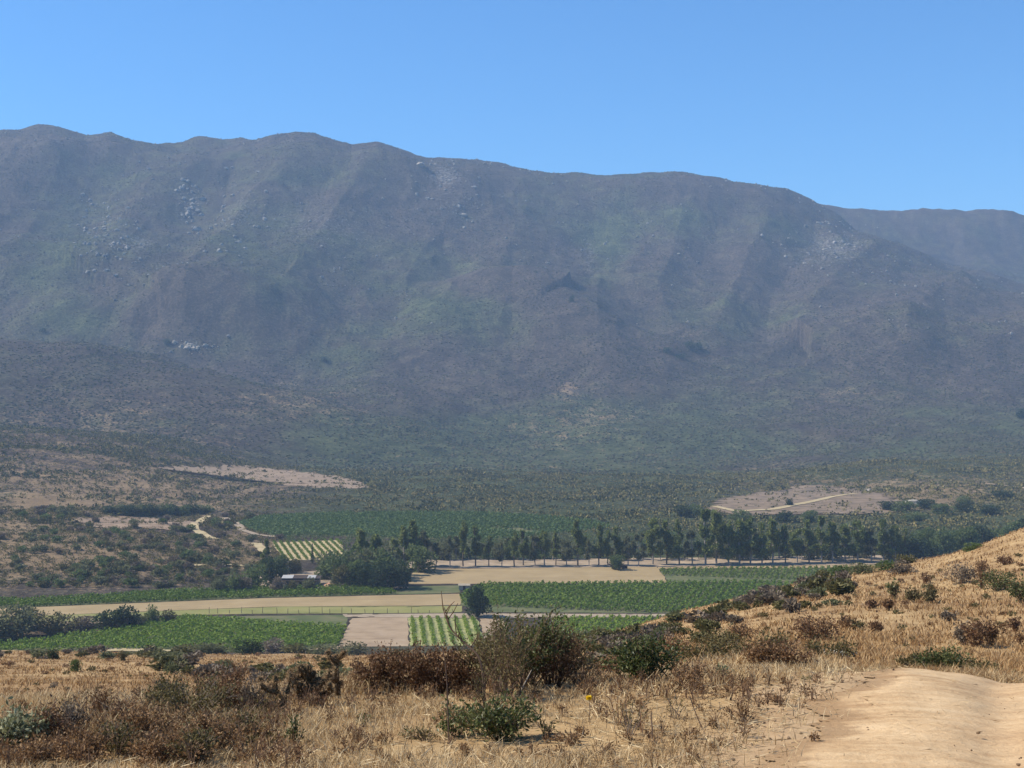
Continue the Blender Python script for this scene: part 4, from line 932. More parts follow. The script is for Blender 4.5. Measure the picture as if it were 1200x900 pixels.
sz = R.uniform(0.55, 1.3, len(X)) * (0.85 + 0.7 * vnoise(X / 30, Y / 30, 8)); sz = np.where(R.random(len(X)) < 0.12, sz * 1.7, sz)
o_ = np.argsort(-sz / Y); X, Y, sz = X[o_], Y[o_], sz[o_]; Z = ground(X, Y)
names = {'olive': 'olive brown', 'pale': 'grey green', 'willow': 'fresh green', 'purple': 'brownish'}
for i in range(min(280, len(X))):
    kd = ('olive', 'pale', 'pale', 'willow', 'purple')[i % 5]
    put_mesh(BUSH[kd][i % 4], 'chaparral_shrub', names[kd] + ' shrub on the pinkish low hill at the left of the valley', 'shrub', (X[i], Y[i], Z[i] - 0.1), R.uniform(0, 6.28), (sz[i] * 1.25, sz[i] * 1.25, sz[i]), names[kd] + ' shrubs on the low left hill')
rest = slice(280, len(X)); mb = MB(); Xr, Yr, Zr, sr = X[rest], Y[rest], Z[rest], sz[rest]
n_ = len(Xr); ii = np.repeat(np.arange(n_), 26); m_ = len(ii); d = rand_dirs(m_, R); d[:, 2] = np.abs(d[:, 2])
C = np.stack([Xr[ii], Yr[ii], Zr[ii]], 1) + d * (sr[ii] * R.uniform(0.3, 1.05, m_))[:, None] * np.array([1.1, 1.1, 1.2]); D = unit(d + R.normal(0, 0.5, (m_, 3)))
mb.add(*cards(C, D, 0.6 * R.uniform(0.6, 1.3, m_), 0.42, R)); tag(mb.build('hill_scrub', M_SCRUB), kind='stuff')
# green brush and young trees between the windbreak and the far vineyard
X, Y = scatter_fan(5200, 682, 800, 0.42, R); u = 600 + F * X / Y
k = (u > 335) & (R.random(len(X)) < np.clip(0.55 + 0.8 * fbm(X / 30, Y / 12, 208, 3), 0.02, 1)) & free_of_fields(X, Y); X, Y = X[k], Y[k]; Z = ground(X, Y)
for nm, mt, sel in (('valley_brush', M_WILLOW, np.arange(len(X)) % 2 == 0), ('valley_brush', M_PALE, np.arange(len(X)) % 2 == 1)):
    xs, ys, zs = X[sel], Y[sel], Z[sel]; n_ = len(xs); sr = R.uniform(0.9, 2.6, n_); ii = np.repeat(np.arange(n_), 34); m_ = len(ii); d = rand_dirs(m_, R); d[:, 2] = np.abs(d[:, 2])
    C = np.stack([xs[ii], ys[ii], zs[ii]], 1) + d * (sr[ii] * R.uniform(0.3, 1.05, m_))[:, None] * np.array([1.0, 1.0, 1.3]); D = unit(d + R.normal(0, 0.5, (m_, 3)))
    mb = MB(); mb.add(*cards(C, D, 0.85 * R.uniform(0.6, 1.3, m_), 0.55, R)); tag(mb.build(nm, mt), kind='stuff')
#==PART3==
# ------------------------------------------------------------------ foreground: grass
M_GRASS = None
def grass_mat(name='dry_grass_blades', k=(1, 1, 1)):
    m, nt, b = new_mat(name); p = pos(nt); g = N(nt, 'ShaderNodeNewGeometry')
    f = mth(nt, 'ADD', mth(nt, 'MULTIPLY', g.outputs['Random Per Island'], 0.5), mth(nt, 'ADD', mth(nt, 'MULTIPLY', noise(nt, p, 0.5, 5, 0.65), 0.35), mth(nt, 'MULTIPLY', noise(nt, p, 0.07, 4, 0.6), 0.25)))
    c = ramp(nt, f, [(0.26, (0.14, 0.075, 0.032)), (0.40, (0.29, 0.18, 0.082)), (0.56, (0.45, 0.315, 0.155)), (0.76, (0.63, 0.49, 0.285))])
    c = mix(nt, 1.0, c, k, 'MULTIPLY')
    nt.links.new(c, b.inputs['Base Color']); b.inputs['Roughness'].default_value = 0.7
    tr = N(nt, 'ShaderNodeBsdfTranslucent'); nt.links.new(c, tr.inputs[0])
    ms = N(nt, 'ShaderNodeMixShader'); ms.inputs[0].default_value = 0.3
    nt.links.new(b.outputs[0], ms.inputs[1]); nt.links.new(tr.outputs[0], ms.inputs[2]); nt.links.new(ms.outputs[0], nt.nodes['Material Output'].inputs[0])
    return m
M_GRASS = grass_mat(); M_GRASS_H = grass_mat('hill_grass_blades', (0.86, 0.74, 0.62))
def blades(X, Y, Z, Hh, Wd, lean, rng):
    """bent blades: two quads narrowing to a tip"""
    n = len(X); a = rng.uniform(0, 6.283, n); b = rng.uniform(0, 6.283, n)
    wx, wy = np.cos(a) * Wd * 0.5, np.sin(a) * Wd * 0.5
    lx, ly = np.cos(b) * lean * Hh, np.sin(b) * lean * Hh
    P0 = np.stack([X, Y, Z - 0.02], 1); P1 = P0 + np.stack([lx * 0.35, ly * 0.35, Hh * 0.6], 1); P2 = P0 + np.stack([lx, ly, Hh], 1)
    w = np.stack([wx, wy, wx * 0], 1)
    V = np.stack([P0 - w, P0 + w, P1 + w * 0.7, P1 - w * 0.7, P2 + w * 0.2, P2 - w * 0.2], 1).reshape(-1, 3)
    o = np.arange(n)[:, None] * 6
    Q = np.concatenate([o + np.array([0, 1, 2, 3]), o + np.array([3, 2, 4, 5])])
    return V, Q
def grass(name, n, y0, y1, hmin, hmax, wpx, smax, tuft, rng, thin=0.0, mat=None):
    y = np.exp(rng.uniform(math.log(y0), math.log(y1), n)); s = rng.uniform(-smax, smax, n); x = s * (y + 2)
    rd = road_dist(x, y)
    dens = 0.62 + 0.9 * fbm(x / 2.2, y / 2.2, 301, 4) + 0.5 * fbm(x / 14, y / 14, 302, 3) - thin
    keep = (rng.random(n) < np.clip(dens, 0.04, 1) * np.where(rd > -1.5, np.clip(-rd / 1.5, 0.10, 1)**1.2, 1)) & (rd < 0.15)
    x, y = x[keep], y[keep]; i = np.repeat(np.arange(len(x)), tuft); k = len(i)
    xx = x[i] + rng.normal(0, 1, k) * 0.05 * (0.5 + y[i] / 12); yy = y[i] + rng.normal(0, 1, k) * 0.05 * (0.5 + y[i] / 12)
    hh = (hmin + (hmax - hmin) * vnoise(x / 1.7, y / 1.7, 303)**1.5)[i] * rng.uniform(0.5, 1.25, k)
    ww = wpx * yy / F * rng.uniform(0.6, 1.4, k)
    lean = rng.uniform(0.15, 1.1, k)
    MB_ = MB(); MB_.add(*blades(xx, yy, samp_near(xx, yy), hh, ww, lean, rng)); return tag(MB_.build(name, mat or M_GRASS), kind='stuff')
grass('dry_grass', 30000, 5.5, 20, 0.05, 0.26, 1.1, 0.46, 8, R)
grass('dry_grass', 12000, 17.5, 26, 0.08, 0.32, 1.2, 0.46, 6, R)
grass('dry_grass', 22000, 22, 60, 0.08, 0.34, 1.2, 0.46, 6, R, 0, M_GRASS_H)
grass('dry_grass', 36000, 50, 240, 0.12, 0.40, 1.3, 0.46, 4, R, 0, M_GRASS_H)

M_CLOD = noise_mat('dry_clods', [(0.12, 0.075, 0.042), (0.26, 0.17, 0.095)], 6.0)
# fallen bits, clods and pebbles on the road edge
n = 700; y = R.uniform(8, 16, n); x = road_left(y) + R.normal(-0.2, 0.7, n); k = road_dist(x, y) > -1.6; x, y = x[k], y[k]
x, y = x[road_dist(x, y) < 0.2], y[road_dist(x, y) < 0.2]; zc = samp_near(x, y)
mb = MB(); mb.add(*blob_field(x, y, zc, R.uniform(0.005, 0.018, len(x)), R, 0.7)); tag(mb.build('pebbles', M_CLOD), kind='stuff')
n = 2200; y = R.uniform(7.5, 17, n); x = road_left(y) + R.normal(-0.8, 0.6, n); k = road_dist(x, y) < 0.2; x, y = x[k], y[k]; n = len(x); z = samp_near(x, y) + 0.012
a = R.uniform(0, 6.28, n); D = np.stack([np.cos(a), np.sin(a), R.uniform(-0.02, 0.25, n)], 1)
mb = MB(); mb.add(*cards(np.stack([x, y, z], 1), D, R.uniform(0.04, 0.14, n), 0.006, R)); tag(mb.build('straw_litter', M_GRASS), kind='stuff')

n = 34000; y = np.exp(R.uniform(math.log(6), math.log(24), n)); x = R.uniform(-0.46, 0.46, n) * (y + 2); k = (road_dist(x, y) < -0.2) & (R.random(n) < np.clip(0.55 + 1.1 * fbm(x / 1.1, y / 1.1, 311, 3), 0.05, 1)); x, y = x[k], y[k]; n = len(x)
a = R.uniform(0, 6.28, n); D = np.stack([np.cos(a), np.sin(a), R.uniform(-0.03, 0.35, n)], 1)
mb = MB(); mb.add(*cards(np.stack([x, y, samp_near(x, y) + 0.012], 1), D, R.uniform(0.06, 0.24, n), 0.006 * (0.6 + y / 14), R)); tag(mb.build('flattened_straw', leaf_mat('bleached_straw', [(0.30, 0.20, 0.10), (0.48, 0.36, 0.19), (0.64, 0.52, 0.32)], 0.15)), kind='stuff')

# stones and bits lying on the road itself
_keep = ZN; ZN = ZN0
n = 520; y = R.uniform(7.5, 16.5, n); x = road_left(y) + R.uniform(0.15, 5.8, n); k = fbm(x / 0.8, y / 0.8, 321, 3) > -0.15; x, y = x[k], y[k]
mb = MB(); mb.add(*blob_field(x, y, samp_near(x, y) + 0.018, 0.004 + 0.016 * R.random(len(x))**3, R, 0.7)); tag(mb.build('road_gravel', M_CLOD), kind='stuff')
n = 420; y = R.uniform(7.5, 16.5, n); x = road_left(y) + 5.8 * R.random(n)**2.2; a = R.uniform(0, 6.28, n)
mb = MB(); mb.add(*cards(np.stack([x, y, samp_near(x, y) + 0.035], 1), np.stack([np.cos(a), np.sin(a), R.uniform(-0.02, 0.2, n)], 1), R.uniform(0.04, 0.13, n), 0.007, R)); tag(mb.build('road_litter', M_GRASS), kind='stuff')
ZN = _keep

# ------------------------------------------------------------------ foreground: shrubs
M_TWIG = noise_mat('brown_twigs', [(0.077, 0.045, 0.029), (0.168, 0.105, 0.065)], 5.0)
M_GTWIG = noise_mat('grey_twigs', [(0.081, 0.06, 0.048), (0.155, 0.123, 0.099)], 5.0)
M_RTWIG = noise_mat('rusty_stems', [(0.10, 0.045, 0.022), (0.19, 0.095, 0.048)], 5.0)
M_STRAWST = noise_mat('bleached_stick', [(0.36, 0.28, 0.19), (0.50, 0.41, 0.30)], 5.0)
M_RUST = leaf_mat('rusty_seed_heads', [(0.071, 0.034, 0.018), (0.149, 0.075, 0.037), (0.238, 0.14, 0.067), (0.356, 0.243, 0.12)], 0.2)
M_SUMAC = leaf_mat('leathery_leaves', [(0.029, 0.041, 0.012), (0.065, 0.082, 0.022), (0.123, 0.13, 0.041), (0.231, 0.21, 0.087)], 0.25, 0.4)
M_OLV2 = leaf_mat('dusty_olive_leaves', [(0.053, 0.039, 0.014), (0.101, 0.078, 0.026), (0.154, 0.123, 0.045), (0.225, 0.176, 0.075)], 0.25)
M_GREY2 = leaf_mat('silver_green_leaves', [(0.074, 0.08, 0.036), (0.149, 0.156, 0.075), (0.27, 0.269, 0.145), (0.432, 0.413, 0.25)], 0.25)
M_DRYLF = leaf_mat('withered_leaves', [(0.098, 0.05, 0.022), (0.173, 0.092, 0.041), (0.265, 0.152, 0.067), (0.38, 0.239, 0.117)], 0.25)
M_YELL = leaf_mat('yellow_petals', [(0.78, 0.52, 0.02), (0.85, 0.60, 0.03)], 0.3)
M_WHITEF = leaf_mat('white_blossom', [(0.558, 0.493, 0.375), (0.72, 0.663, 0.54)], 0.3)

def branch_paths(rng, n, h, w, up=0.7, wob=0.08, sub=3, flat=1.0):
    """stems rising from one root: list of (points, base radius)"""
    out = []
    for i in range(n):
        a = rng.uniform(0, 6.283); r = w * 0.5 * math.sqrt(rng.random()); hh = h * rng.uniform(0.6, 1.0) * (1 - 0.35 * (2 * r / max(w, 1e-3))**2)
        tip = np.array([r * math.cos(a), r * math.sin(a) * flat, hh]); base = np.array([math.cos(a), math.sin(a), 0]) * w * 0.10 * rng.random()
        t = np.linspace(0, 1, 7)[:, None]; ctrl = base + (tip - base) * np.array([0.5, 0.5, up]) 
        P = (1 - t)**2 * base + 2 * (1 - t) * t * ctrl + t**2 * tip + np.cumsum(rng.normal(0, wob * h / 7, (7, 3)), 0) * np.array([1, 1, 0.5])
        out.append((P, 1.0))
        for j in range(sub):
            k = int(rng.integers(2, 6)); s = P[k]; d = unit(P[min(6, k + 1)] - P[k - 1] + rng.normal(0, 0.75, 3) * np.linalg.norm(P[k] - P[k - 1])); L = h * rng.uniform(0.12, 0.34)
            q = s + d * L * np.linspace(0, 1, 4)[:, None] + np.cumsum(rng.normal(0, wob * L / 3, (4, 3)), 0); out.append((q, 0.55))
    return out
def plant(name, label, cat, u, v, wpx, hpx, rng, stems=14, sub=3, leaves=600, leaf=0.03, asp=0.5, t0=0.3, lm=None, sm=None, rad=0.006, up=0.7, spread=0.03, upl=0.5, group=None, flat=1.0, ymin=0, extra=None, wob=0.08, sink=0.03):
    x, y, z = hit(u, v, ymin); h = px_size(y, hpx); w = px_size(y, wpx)
    t = thing(name, label, cat, (x, y, z - sink), 0, group)
    br = branch_paths(rng, stems, h, w, up, wob, sub, flat)
    sb = MB()
    for P, k in br: sb.add(*tube(P, np.linspace(rad * k, rad * k * 0.35, len(P)), 3))
    sb.build('stems', sm or M_TWIG, t)
    if leaves:
        lens = np.array([np.linalg.norm(P[-1] - P[0]) for P, k in br]); bi = rng.choice(len(br), leaves, p=lens / lens.sum())
        tt = t0 + (1 - t0) * rng.random(leaves)**0.75; tt = np.where(np.array([br[i][1] for i in bi]) < 1, rng.random(leaves), tt)
        C = np.empty((leaves, 3)); D = np.empty((leaves, 3))
        for i in range(len(br)):
            m = bi == i
            if not m.any(): continue
            P = br[i][0]; f = tt[m] * (len(P) - 1); a = np.clip(f.astype(int), 0, len(P) - 2); C[m] = P[a] + (P[a + 1] - P[a]) * (f - a)[:, None]; D[m] = unit(P[a + 1] - P[a])
        C += rng.normal(0, spread, (leaves, 3)); D = unit(D * upl + rng.normal(0, 0.7, (leaves, 3)))
        L = leaf * rng.uniform(0.6, 1.4, leaves); C[:, 2] = np.maximum(C[:, 2], 0.01)
        MB().add(*cards(C, D, L, L * asp, rng)).build('foliage', lm or M_SUMAC, t)
    if extra: extra(t, br, rng, h, w)
    return t
g = np.random.default_rng(77)
# rusty buckwheat hedge
for i, (u, v, w, h, lab) in enumerate([(436,812,50,52,'rusty brown dried flower shrub at the left end of the rusty hedge'),(462,812,52,60,'rusty brown dried flower shrub second from the left in the rusty hedge'),(490,815,52,64,'rusty brown dried flower shrub in the middle of the rusty hedge'),(518,816,52,63,'rusty brown dried flower shrub right of the middle of the rusty hedge'),(544,816,46,56,'rusty brown dried flower shrub at the right end of the rusty hedge')]):
    plant('buckwheat_shrub', lab, 'shrub', u, v, w, h, g, 48, 2, 2600, 0.026, 0.55, 0.18, M_RUST, M_RTWIG, 0.0045, 0.85, 0.022, 0.8)
# the big mixed thicket in the middle
plant('bare_shrub', 'leafless grey twiggy shrub in the heart of the big thicket', 'shrub', 592, 818, 105, 100, g, 34, 4, 2600, 0.024, 0.5, 0.35, M_OLV2, M_TWIG, 0.006, 0.75, 0.02)
plant('laurel_sumac', 'tall leafy green shrub topping the big thicket, with one sprig above it', 'shrub', 612, 806, 150, 94, g, 40, 4, 4200, 0.040, 0.45, 0.40, M_SUMAC, M_TWIG, 0.008, 0.7, 0.03)
plant('laurel_sumac', 'single tall leafy sprig rising highest over the big thicket', 'shrub', 622, 806, 16, 108, g, 3, 3, 90, 0.04, 0.45, 0.7, M_SUMAC, M_TWIG, 0.007, 0.9, 0.02)
plant('rust_shrub', 'dark reddish brown dense shrub on the right half of the big thicket', 'shrub', 648, 805, 86, 78, g, 50, 4, 4200, 0.026, 0.5, 0.12, M_RUST, M_RTWIG, 0.005, 0.75, 0.03)
plant('laurel_sumac', 'olive green shrub at the right shoulder of the big thicket', 'shrub', 672, 800, 64, 76, g, 20, 4, 1500, 0.04, 0.45, 0.5, M_SUMAC, M_TWIG, 0.006, 0.75, 0.03)
plant('bare_shrub', 'grey brown twiggy shrub low at the right foot of the big thicket', 'shrub', 682, 806, 50, 40, g, 26, 3, 500, 0.022, 0.5, 0.2, M_DRYLF, M_GTWIG, 0.004, 0.7, 0.02)
plant('laurel_sumac', 'low bright leaved green bush in front of the thicket', 'shrub', 586, 866, 104, 58, g, 30, 4, 2000, 0.040, 0.42, 0.2, M_SUMAC, M_TWIG, 0.005, 0.65, 0.03, 0.6)
plant('laurel_sumac', 'sparse leafy green bush at the left of the low bright leaved bush', 'shrub', 535, 862, 64, 46, g, 18, 3, 600, 0.038, 0.42, 0.3, M_SUMAC, M_TWIG, 0.004, 0.75, 0.03)
plant('bare_shrub', 'upright grey bare stems standing behind the low bright leaved bush', 'shrub', 576, 850, 56, 80, g, 20, 3, 420, 0.022, 0.5, 0.3, M_OLV2, M_TWIG, 0.004, 0.85, 0.02)
for u, v, w, h, lab in [(560,815,60,82,'twiggy olive shrub at the left shoulder of the big thicket, behind the bare branch'),(640,806,44,106,'thin upright sprigs rising over the right half of the big thicket'),(588,812,40,108,'thin leafy sprigs rising over the left half of the big thicket')]:
    plant('laurel_sumac', lab, 'shrub', u, v, w, h, g, 10 if w < 50 else 26, 4, 420 if w < 50 else 1300, 0.034, 0.45, 0.5, M_SUMAC if w < 50 else M_OLV2, M_TWIG, 0.006, 0.85, 0.03)
# the bent bare branch
def stick(name, label, cat, pts, r0, r1, mat, depth=None, side=()):
    x0, y0, z0 = hit(*pts[0]) if depth is None else ((pts[0][0] - 600) / F * depth, depth, zv(pts[0][1], depth))
    P = np.array([((u - 600) / F * (y0 + 0.05 * i), y0 + 0.05 * i, zv(v, y0 + 0.05 * i)) for i, (u, v) in enumerate(pts)]) - np.array([x0, y0, z0])
    for _ in range(2):
        Q = np.empty((2 * len(P) - 2, 3)); Q[0::2] = P[:-1] * .75 + P[1:] * .25; Q[1::2] = P[:-1] * .25 + P[1:] * .75; P = np.vstack([P[:1], Q, P[-1:]])
    mb = MB(); mb.add(*tube(P, np.linspace(r0, r1, len(P)), 5))
    for sp in side:
        k = int(sp[0] * (len(P) - 1)); e = P[k] + np.array(sp[1:]); m_ = (P[k] + e) / 2 + g.normal(0, 0.015, 3); mb.add(*tube([P[k], m_, e], [r1 * 1.3, r1, r1 * .6], 4))
    return tag(mb.build(name, mat, None, (x0, y0, z0)), label, cat)
sd = [(t, g.normal(-0.03, .10), g.normal(0, .06), g.uniform(0.05, .20)) for t in np.linspace(0.45, 0.95, 11)]
stick('bare_branch', 'long dark leafless branch bent to the left above the rusty hedge', 'branch', [(567,844),(567,800),(563,772),(555,762),(545,754),(536,745),(527,736),(522,722),(519,713)], 0.012, 0.0045, M_TWIG, None, sd)
stick('bare_branch', 'thin straight dark stalk left of the low bright leaved bush', 'branch', [(526,872),(525,840),(524,800),(521,770),(516,752)], 0.006, 0.003, M_TWIG)
stick('dead_stick', 'bleached bare stick leaning left beside the big thicket', 'stick', [(566,808),(560,797),(554,785)], 0.012, 0.008, M_STRAWST)
stick('dead_stick', 'pale stick leaning right in front of the big thicket', 'stick', [(606,816),(614,803),(623,785)], 0.008, 0.005, M_STRAWST)
stick('dead_stick', 'pale stick lying in the grass right of the cholla cactus', 'stick', [(396,814),(410,824),(424,836)], 0.008, 0.006, M_STRAWST)
# right of the thicket
plant('laurel_sumac', 'rounded dark green leafy shrub right of the big thicket', 'shrub', 762, 800, 94, 60, g, 28, 4, 2800, 0.045, 0.45, 0.3, M_SUMAC, M_TWIG, 0.007, 0.7, 0.035)
plant('dry_shrub', 'withered brown shrub just right of the rounded dark green shrub', 'shrub', 806, 806, 66, 36, g, 24, 3, 900, 0.03, 0.5, 0.2, M_DRYLF, M_TWIG, 0.005, 0.65, 0.03)
plant('sage_plant', 'small pale green plant in front of the band of shrubs at the crest', 'plant', 846, 795, 20, 20, g, 8, 2, 170, 0.04, 0.5, 0.2, M_GREY2, M_GTWIG, 0.004, 0.7, 0.02)
band = [(715,795,60,26,'dry','withered shrub at the left foot of the rounded dark green shrub'),(825,782,60,30,'dusty','dusty green shrub at the crest between the thicket and the dark brown shrubs'),(858,780,70,34,'dusty','wide dusty green shrub on the crest, left of the dark based shrubs'),(892,782,50,34,'dry','brown shrub on the crest left of the dark based shrub'),(925,783,56,40,'rust','dark based brown shrub left of the white flowered shrub'),(970,778,68,32,'flower','dark olive shrub dotted with white blossom at the crest near the road'),(958,752,66,32,'rust','rounded brown shrub above the white flowered shrub'),(905,768,50,26,'dusty','grey green shrub above the crest band'),(870,752,40,22,'dry','brown shrub on the slope above the crest band'),(838,764,60,26,'dusty','grey green low shrub on the slope left of the crest band'),(790,772,50,28,'dry','brown shrub behind the rounded dark green shrub'),(1010,745,0,0,'',''),(990,735,14,12,'rust','small brown shrub right of the rounded brown shrub'),(1002,738,24,11,'dusty','small low green shrub on the golden slope above the road')]
kinds = {'dry': (M_DRYLF, M_TWIG), 'dusty': (M_OLV2, M_GTWIG), 'rust': (M_RUST, M_RTWIG), 'flower': (M_OLV2, M_TWIG), 'green': (M_SUMAC, M_TWIG), 'grey': (M_PURP, M_GTWIG)}
def blossom(t, br, rng, h, w):
    n = 70; C = np.stack([rng.normal(w * 0.12, w * 0.14, n), rng.normal(-w * 0.25, w * 0.1, n), rng.uniform(0.35, 0.62, n) * h], 1); D = rand_dirs(n, rng); D[:, 2] = abs(D[:, 2])
    MB().add(*cards(C, D, 0.034, 0.028, rng)).build('blossom', M_WHITEF, t)
def slope_shrub(u, v, w, h, k, lab, group=None):
    if not w: return
    x, y, z = hit(u, v, 17); lm, sm = kinds[k]; sz = max(px_size(y, w), 0.4)
    plant('shrub', lab, 'shrub', u, v, w, h, g, 26, 2, int(np.clip(900 * w / 40, 350, 1500)), float(np.clip(3.3 * y / F, 0.04, 0.16)), 0.55, 0.12, lm, sm, 0.006 * max(1, y / 40), 0.75, 0.07 * sz, 0.6, group, 1.0, 17, blossom if k == 'flower' else None)
for b_ in band: slope_shrub(*b_)
right = [(1142,758,36,36,'rust','left half of a split brown shrub on the golden hillside'),(1160,757,26,36,'dry','right half of a split brown shrub on the golden hillside, beside a fallen grey tangle'),(1128,756,26,28,'grey','grey brown twiggy shrub left of the split brown shrub'),(1190,740,16,18,'rust','small dark shrub right of the split brown shrub at the frame edge'),(1168,692,44,24,'green','broad dark green shrub near the right edge on the upper hillside'),(1198,708,34,36,'green','dark green shrub cut by the right frame edge'),(1122,684,44,24,'grey','grey brown spreading shrub in the middle of the upper hillside'),(1085,684,14,12,'rust','small rusty round shrub on the upper hillside'),(1047,703,15,26,'green','upright dark green shrub on the left upper hillside'),(1070,706,20,18,'dusty','left of two round dusty shrubs on the upper hillside'),(1089,707,22,20,'dusty','right of two round dusty shrubs on the upper hillside'),(1020,713,12,10,'rust','small brown shrub below the upright dark green shrub'),(1041,716,12,16,'dry','small withered shrub under the upright dark green shrub'),(1112,745,0,0,'',''),(1112,727,20,10,'grey','small grey tuft shrub in the middle of the golden hillside'),(1027,742,16,16,'dry','small withered upright shrub on the golden hillside above the road'),(1150,672,18,16,'rust','small brown shrub above the broad dark green shrub'),(1178,662,22,12,'rust','low rusty shrub near the top right of the hillside'),(1150,690,14,34,'dry','thin upright dry shrub left of the broad dark green shrub'),(995,738,16,14,'dry','dry shrub on the golden slope, left'),(1198,757,12,14,'dry','small dry shrub under the right frame edge'),(1200,700,20,20,'dusty','dusty shrub behind the one cut by the right frame edge')]
for b_ in right: slope_shrub(*b_)
# green mound of shrubs by the road
for u, v, w, h, lab in [(1070,782,36,16,'low green shrub at the left end of the green mound by the road'),(1092,785,46,22,'green shrub left of the middle of the green mound by the road'),(1118,787,50,28,'tallest green shrub of the green mound by the road'),(1150,790,40,16,'low green shrub at the right end of the green mound by the road'),(1192,797,22,9,'small brown green tuft shrub behind the road at the right edge')]:
    slope_shrub(u, v, w, h, 'green' if w > 45 else 'dusty', lab)
# trees and shrubs on the skyline of the hillside
for u, v, w, h, k, lab in [(1076,655,40,24,'dark','dark green tree shrub on the skyline of the hillside'),(1062,660,28,12,'olive','low olive shrub left of the dark tree shrub on the hillside skyline'),(1040,668,30,14,'willow','green shrub on the hillside skyline left of the olive shrub'),(1055,672,30,18,'purple','brown shrub just under the hillside skyline'),(1095,652,18,12,'willow','yellow green shrub right of the dark tree shrub on the skyline'),(1140,644,30,10,'willow','flat green shrub on the upper right skyline'),(1010,672,34,14,'pale','grey green shrub on the hillside skyline'),(985,676,30,16,'willow','green shrub on the lower skyline of the hillside'),(965,682,30,16,'olive','olive shrub on the lower skyline of the hillside')]:
    x, y, z = hit(u, v, 60)
    place_tree(ROUND[k][int(g.integers(0, 3))], 'shrub', lab, 'shrub', (x, y, z - 0.3), g.uniform(0, 6.28), (px_size(y, w) / 9.5, px_size(y, w) / 9.5, px_size(y, h) / 9.2))
for i in range(95):                                               # scrubby band along the hill's edge
    u = g.uniform(690, 1000); vs = np.interp(u, [690, 750, 800, 850, 900, 950, 1000], [750, 744, 724, 710, 698, 688, 674]); v = vs + abs(g.normal(0, 13)) + 1
    x, y, z = hit(u, v, 40); k = ('purple', 'olive', 'pale', 'purple', 'olive')[i % 5]; hp = g.uniform(10, 19); wp = hp * g.uniform(1.3, 2.4)
    put_mesh(BUSH[k][i % 4], 'sagebrush', {'purple': 'brownish', 'olive': 'olive', 'pale': 'grey green'}[k] + ' shrub in the band along the edge of the near hillside', 'shrub', (x, y, z - 0.1), g.uniform(0, 6.28), (px_size(y, wp) / 2, px_size(y, wp) / 2, px_size(y, hp) / 1.55), {'purple': 'brownish', 'olive': 'olive', 'pale': 'grey green'}[k] + ' shrubs along the hill edge')
SMALL = [bush_proto('small_bush_%d' % i, 1.0, 0.7, 150, 0.16, m, 400 + i, 4) for i, m in enumerate((M_DRYLF, M_OLV2, M_RUST, M_OLIVE))]
for i in range(110):                                              # small tufts over the golden hillside
    u = g.uniform(880, 1200); v = g.uniform(np.interp(u, [880, 1000, 1200], [712, 690, 650]), np.interp(u, [880, 1000, 1200], [770, 765, 790]))
    x, y, z = hit(u, v, 25); s = px_size(y, g.uniform(5, 12))
    put_mesh(SMALL[i % 4], 'dry_tuft', ('withered', 'dusty green', 'rusty', 'olive')[i % 4] + ' small shrub dotting the golden hillside above the road', 'shrub', (x, y, z - 0.04), g.uniform(0, 6.28), (s * 1.2, s * 1.2, s), ('withered', 'dusty green', 'rusty', 'olive')[i % 4] + ' tufts on the golden hillside')
for i in range(130):                                              # small tufts over the left slope
    u = g.uniform(-10, 420); v = g.uniform(769, 826); x, y, z = hit(u, v, 22); s = px_size(y, g.uniform(4, 10))
    put_mesh(SMALL[i % 4], 'dry_tuft', ('withered', 'dusty green', 'rusty', 'olive')[i % 4] + ' small shrub dotting the brown slope below the left vineyard', 'shrub', (x, y, z - 0.04), g.uniform(0, 6.28), (s * 1.3, s * 1.3, s), ('withered', 'dusty green', 'rusty', 'olive')[i % 4] + ' tufts on the left slope')
for u, v, w, h, k, lab in [(89,787,15,15,'willow','round green bush alone on the brown slope at the left'),(62,773,14,12,'dark','small dark green bush at the top of the brown slope below the vineyard'),(145,775,9,12,'olive','narrow olive bush at the top of the brown slope'),(62,806,12,8,'purple','small grey bush low on the brown slope at the left')]:
    x, y, z = hit(u, v, 22); place_tree(ROUND[k][0], 'bush', lab, 'bush', (x, y, z - 0.1), 1.0, (px_size(y, w) / 9.5, px_size(y, w) / 9.5, px_size(y, h) / 9.2))
for i in range(46):                                               # scrub between the foreground and the vineyards
    u = g.uniform(190, 480); v = np.interp(u, [190, 300, 480], [792, 800, 802]) - abs(g.normal(0, 9)); x, y, z = hit(u, v, 20); k = ('purple', 'olive', 'pale')[i % 3]; hp = g.uniform(9, 20); wp = hp * g.uniform(1.4, 2.6)
    put_mesh(BUSH[k][i % 4], 'sagebrush', {'purple': 'brownish', 'olive': 'olive', 'pale': 'grey green'}[k] + ' shrub on the slope behind the cholla and the rusty hedge', 'shrub', (x, y, z - 0.1), g.uniform(0, 6.28), (px_size(y, wp) / 2, px_size(y, wp) / 2, px_size(y, hp) / 1.55), {'purple': 'brownish', 'olive': 'olive', 'pale': 'grey green'}[k] + ' shrubs behind the rusty hedge')

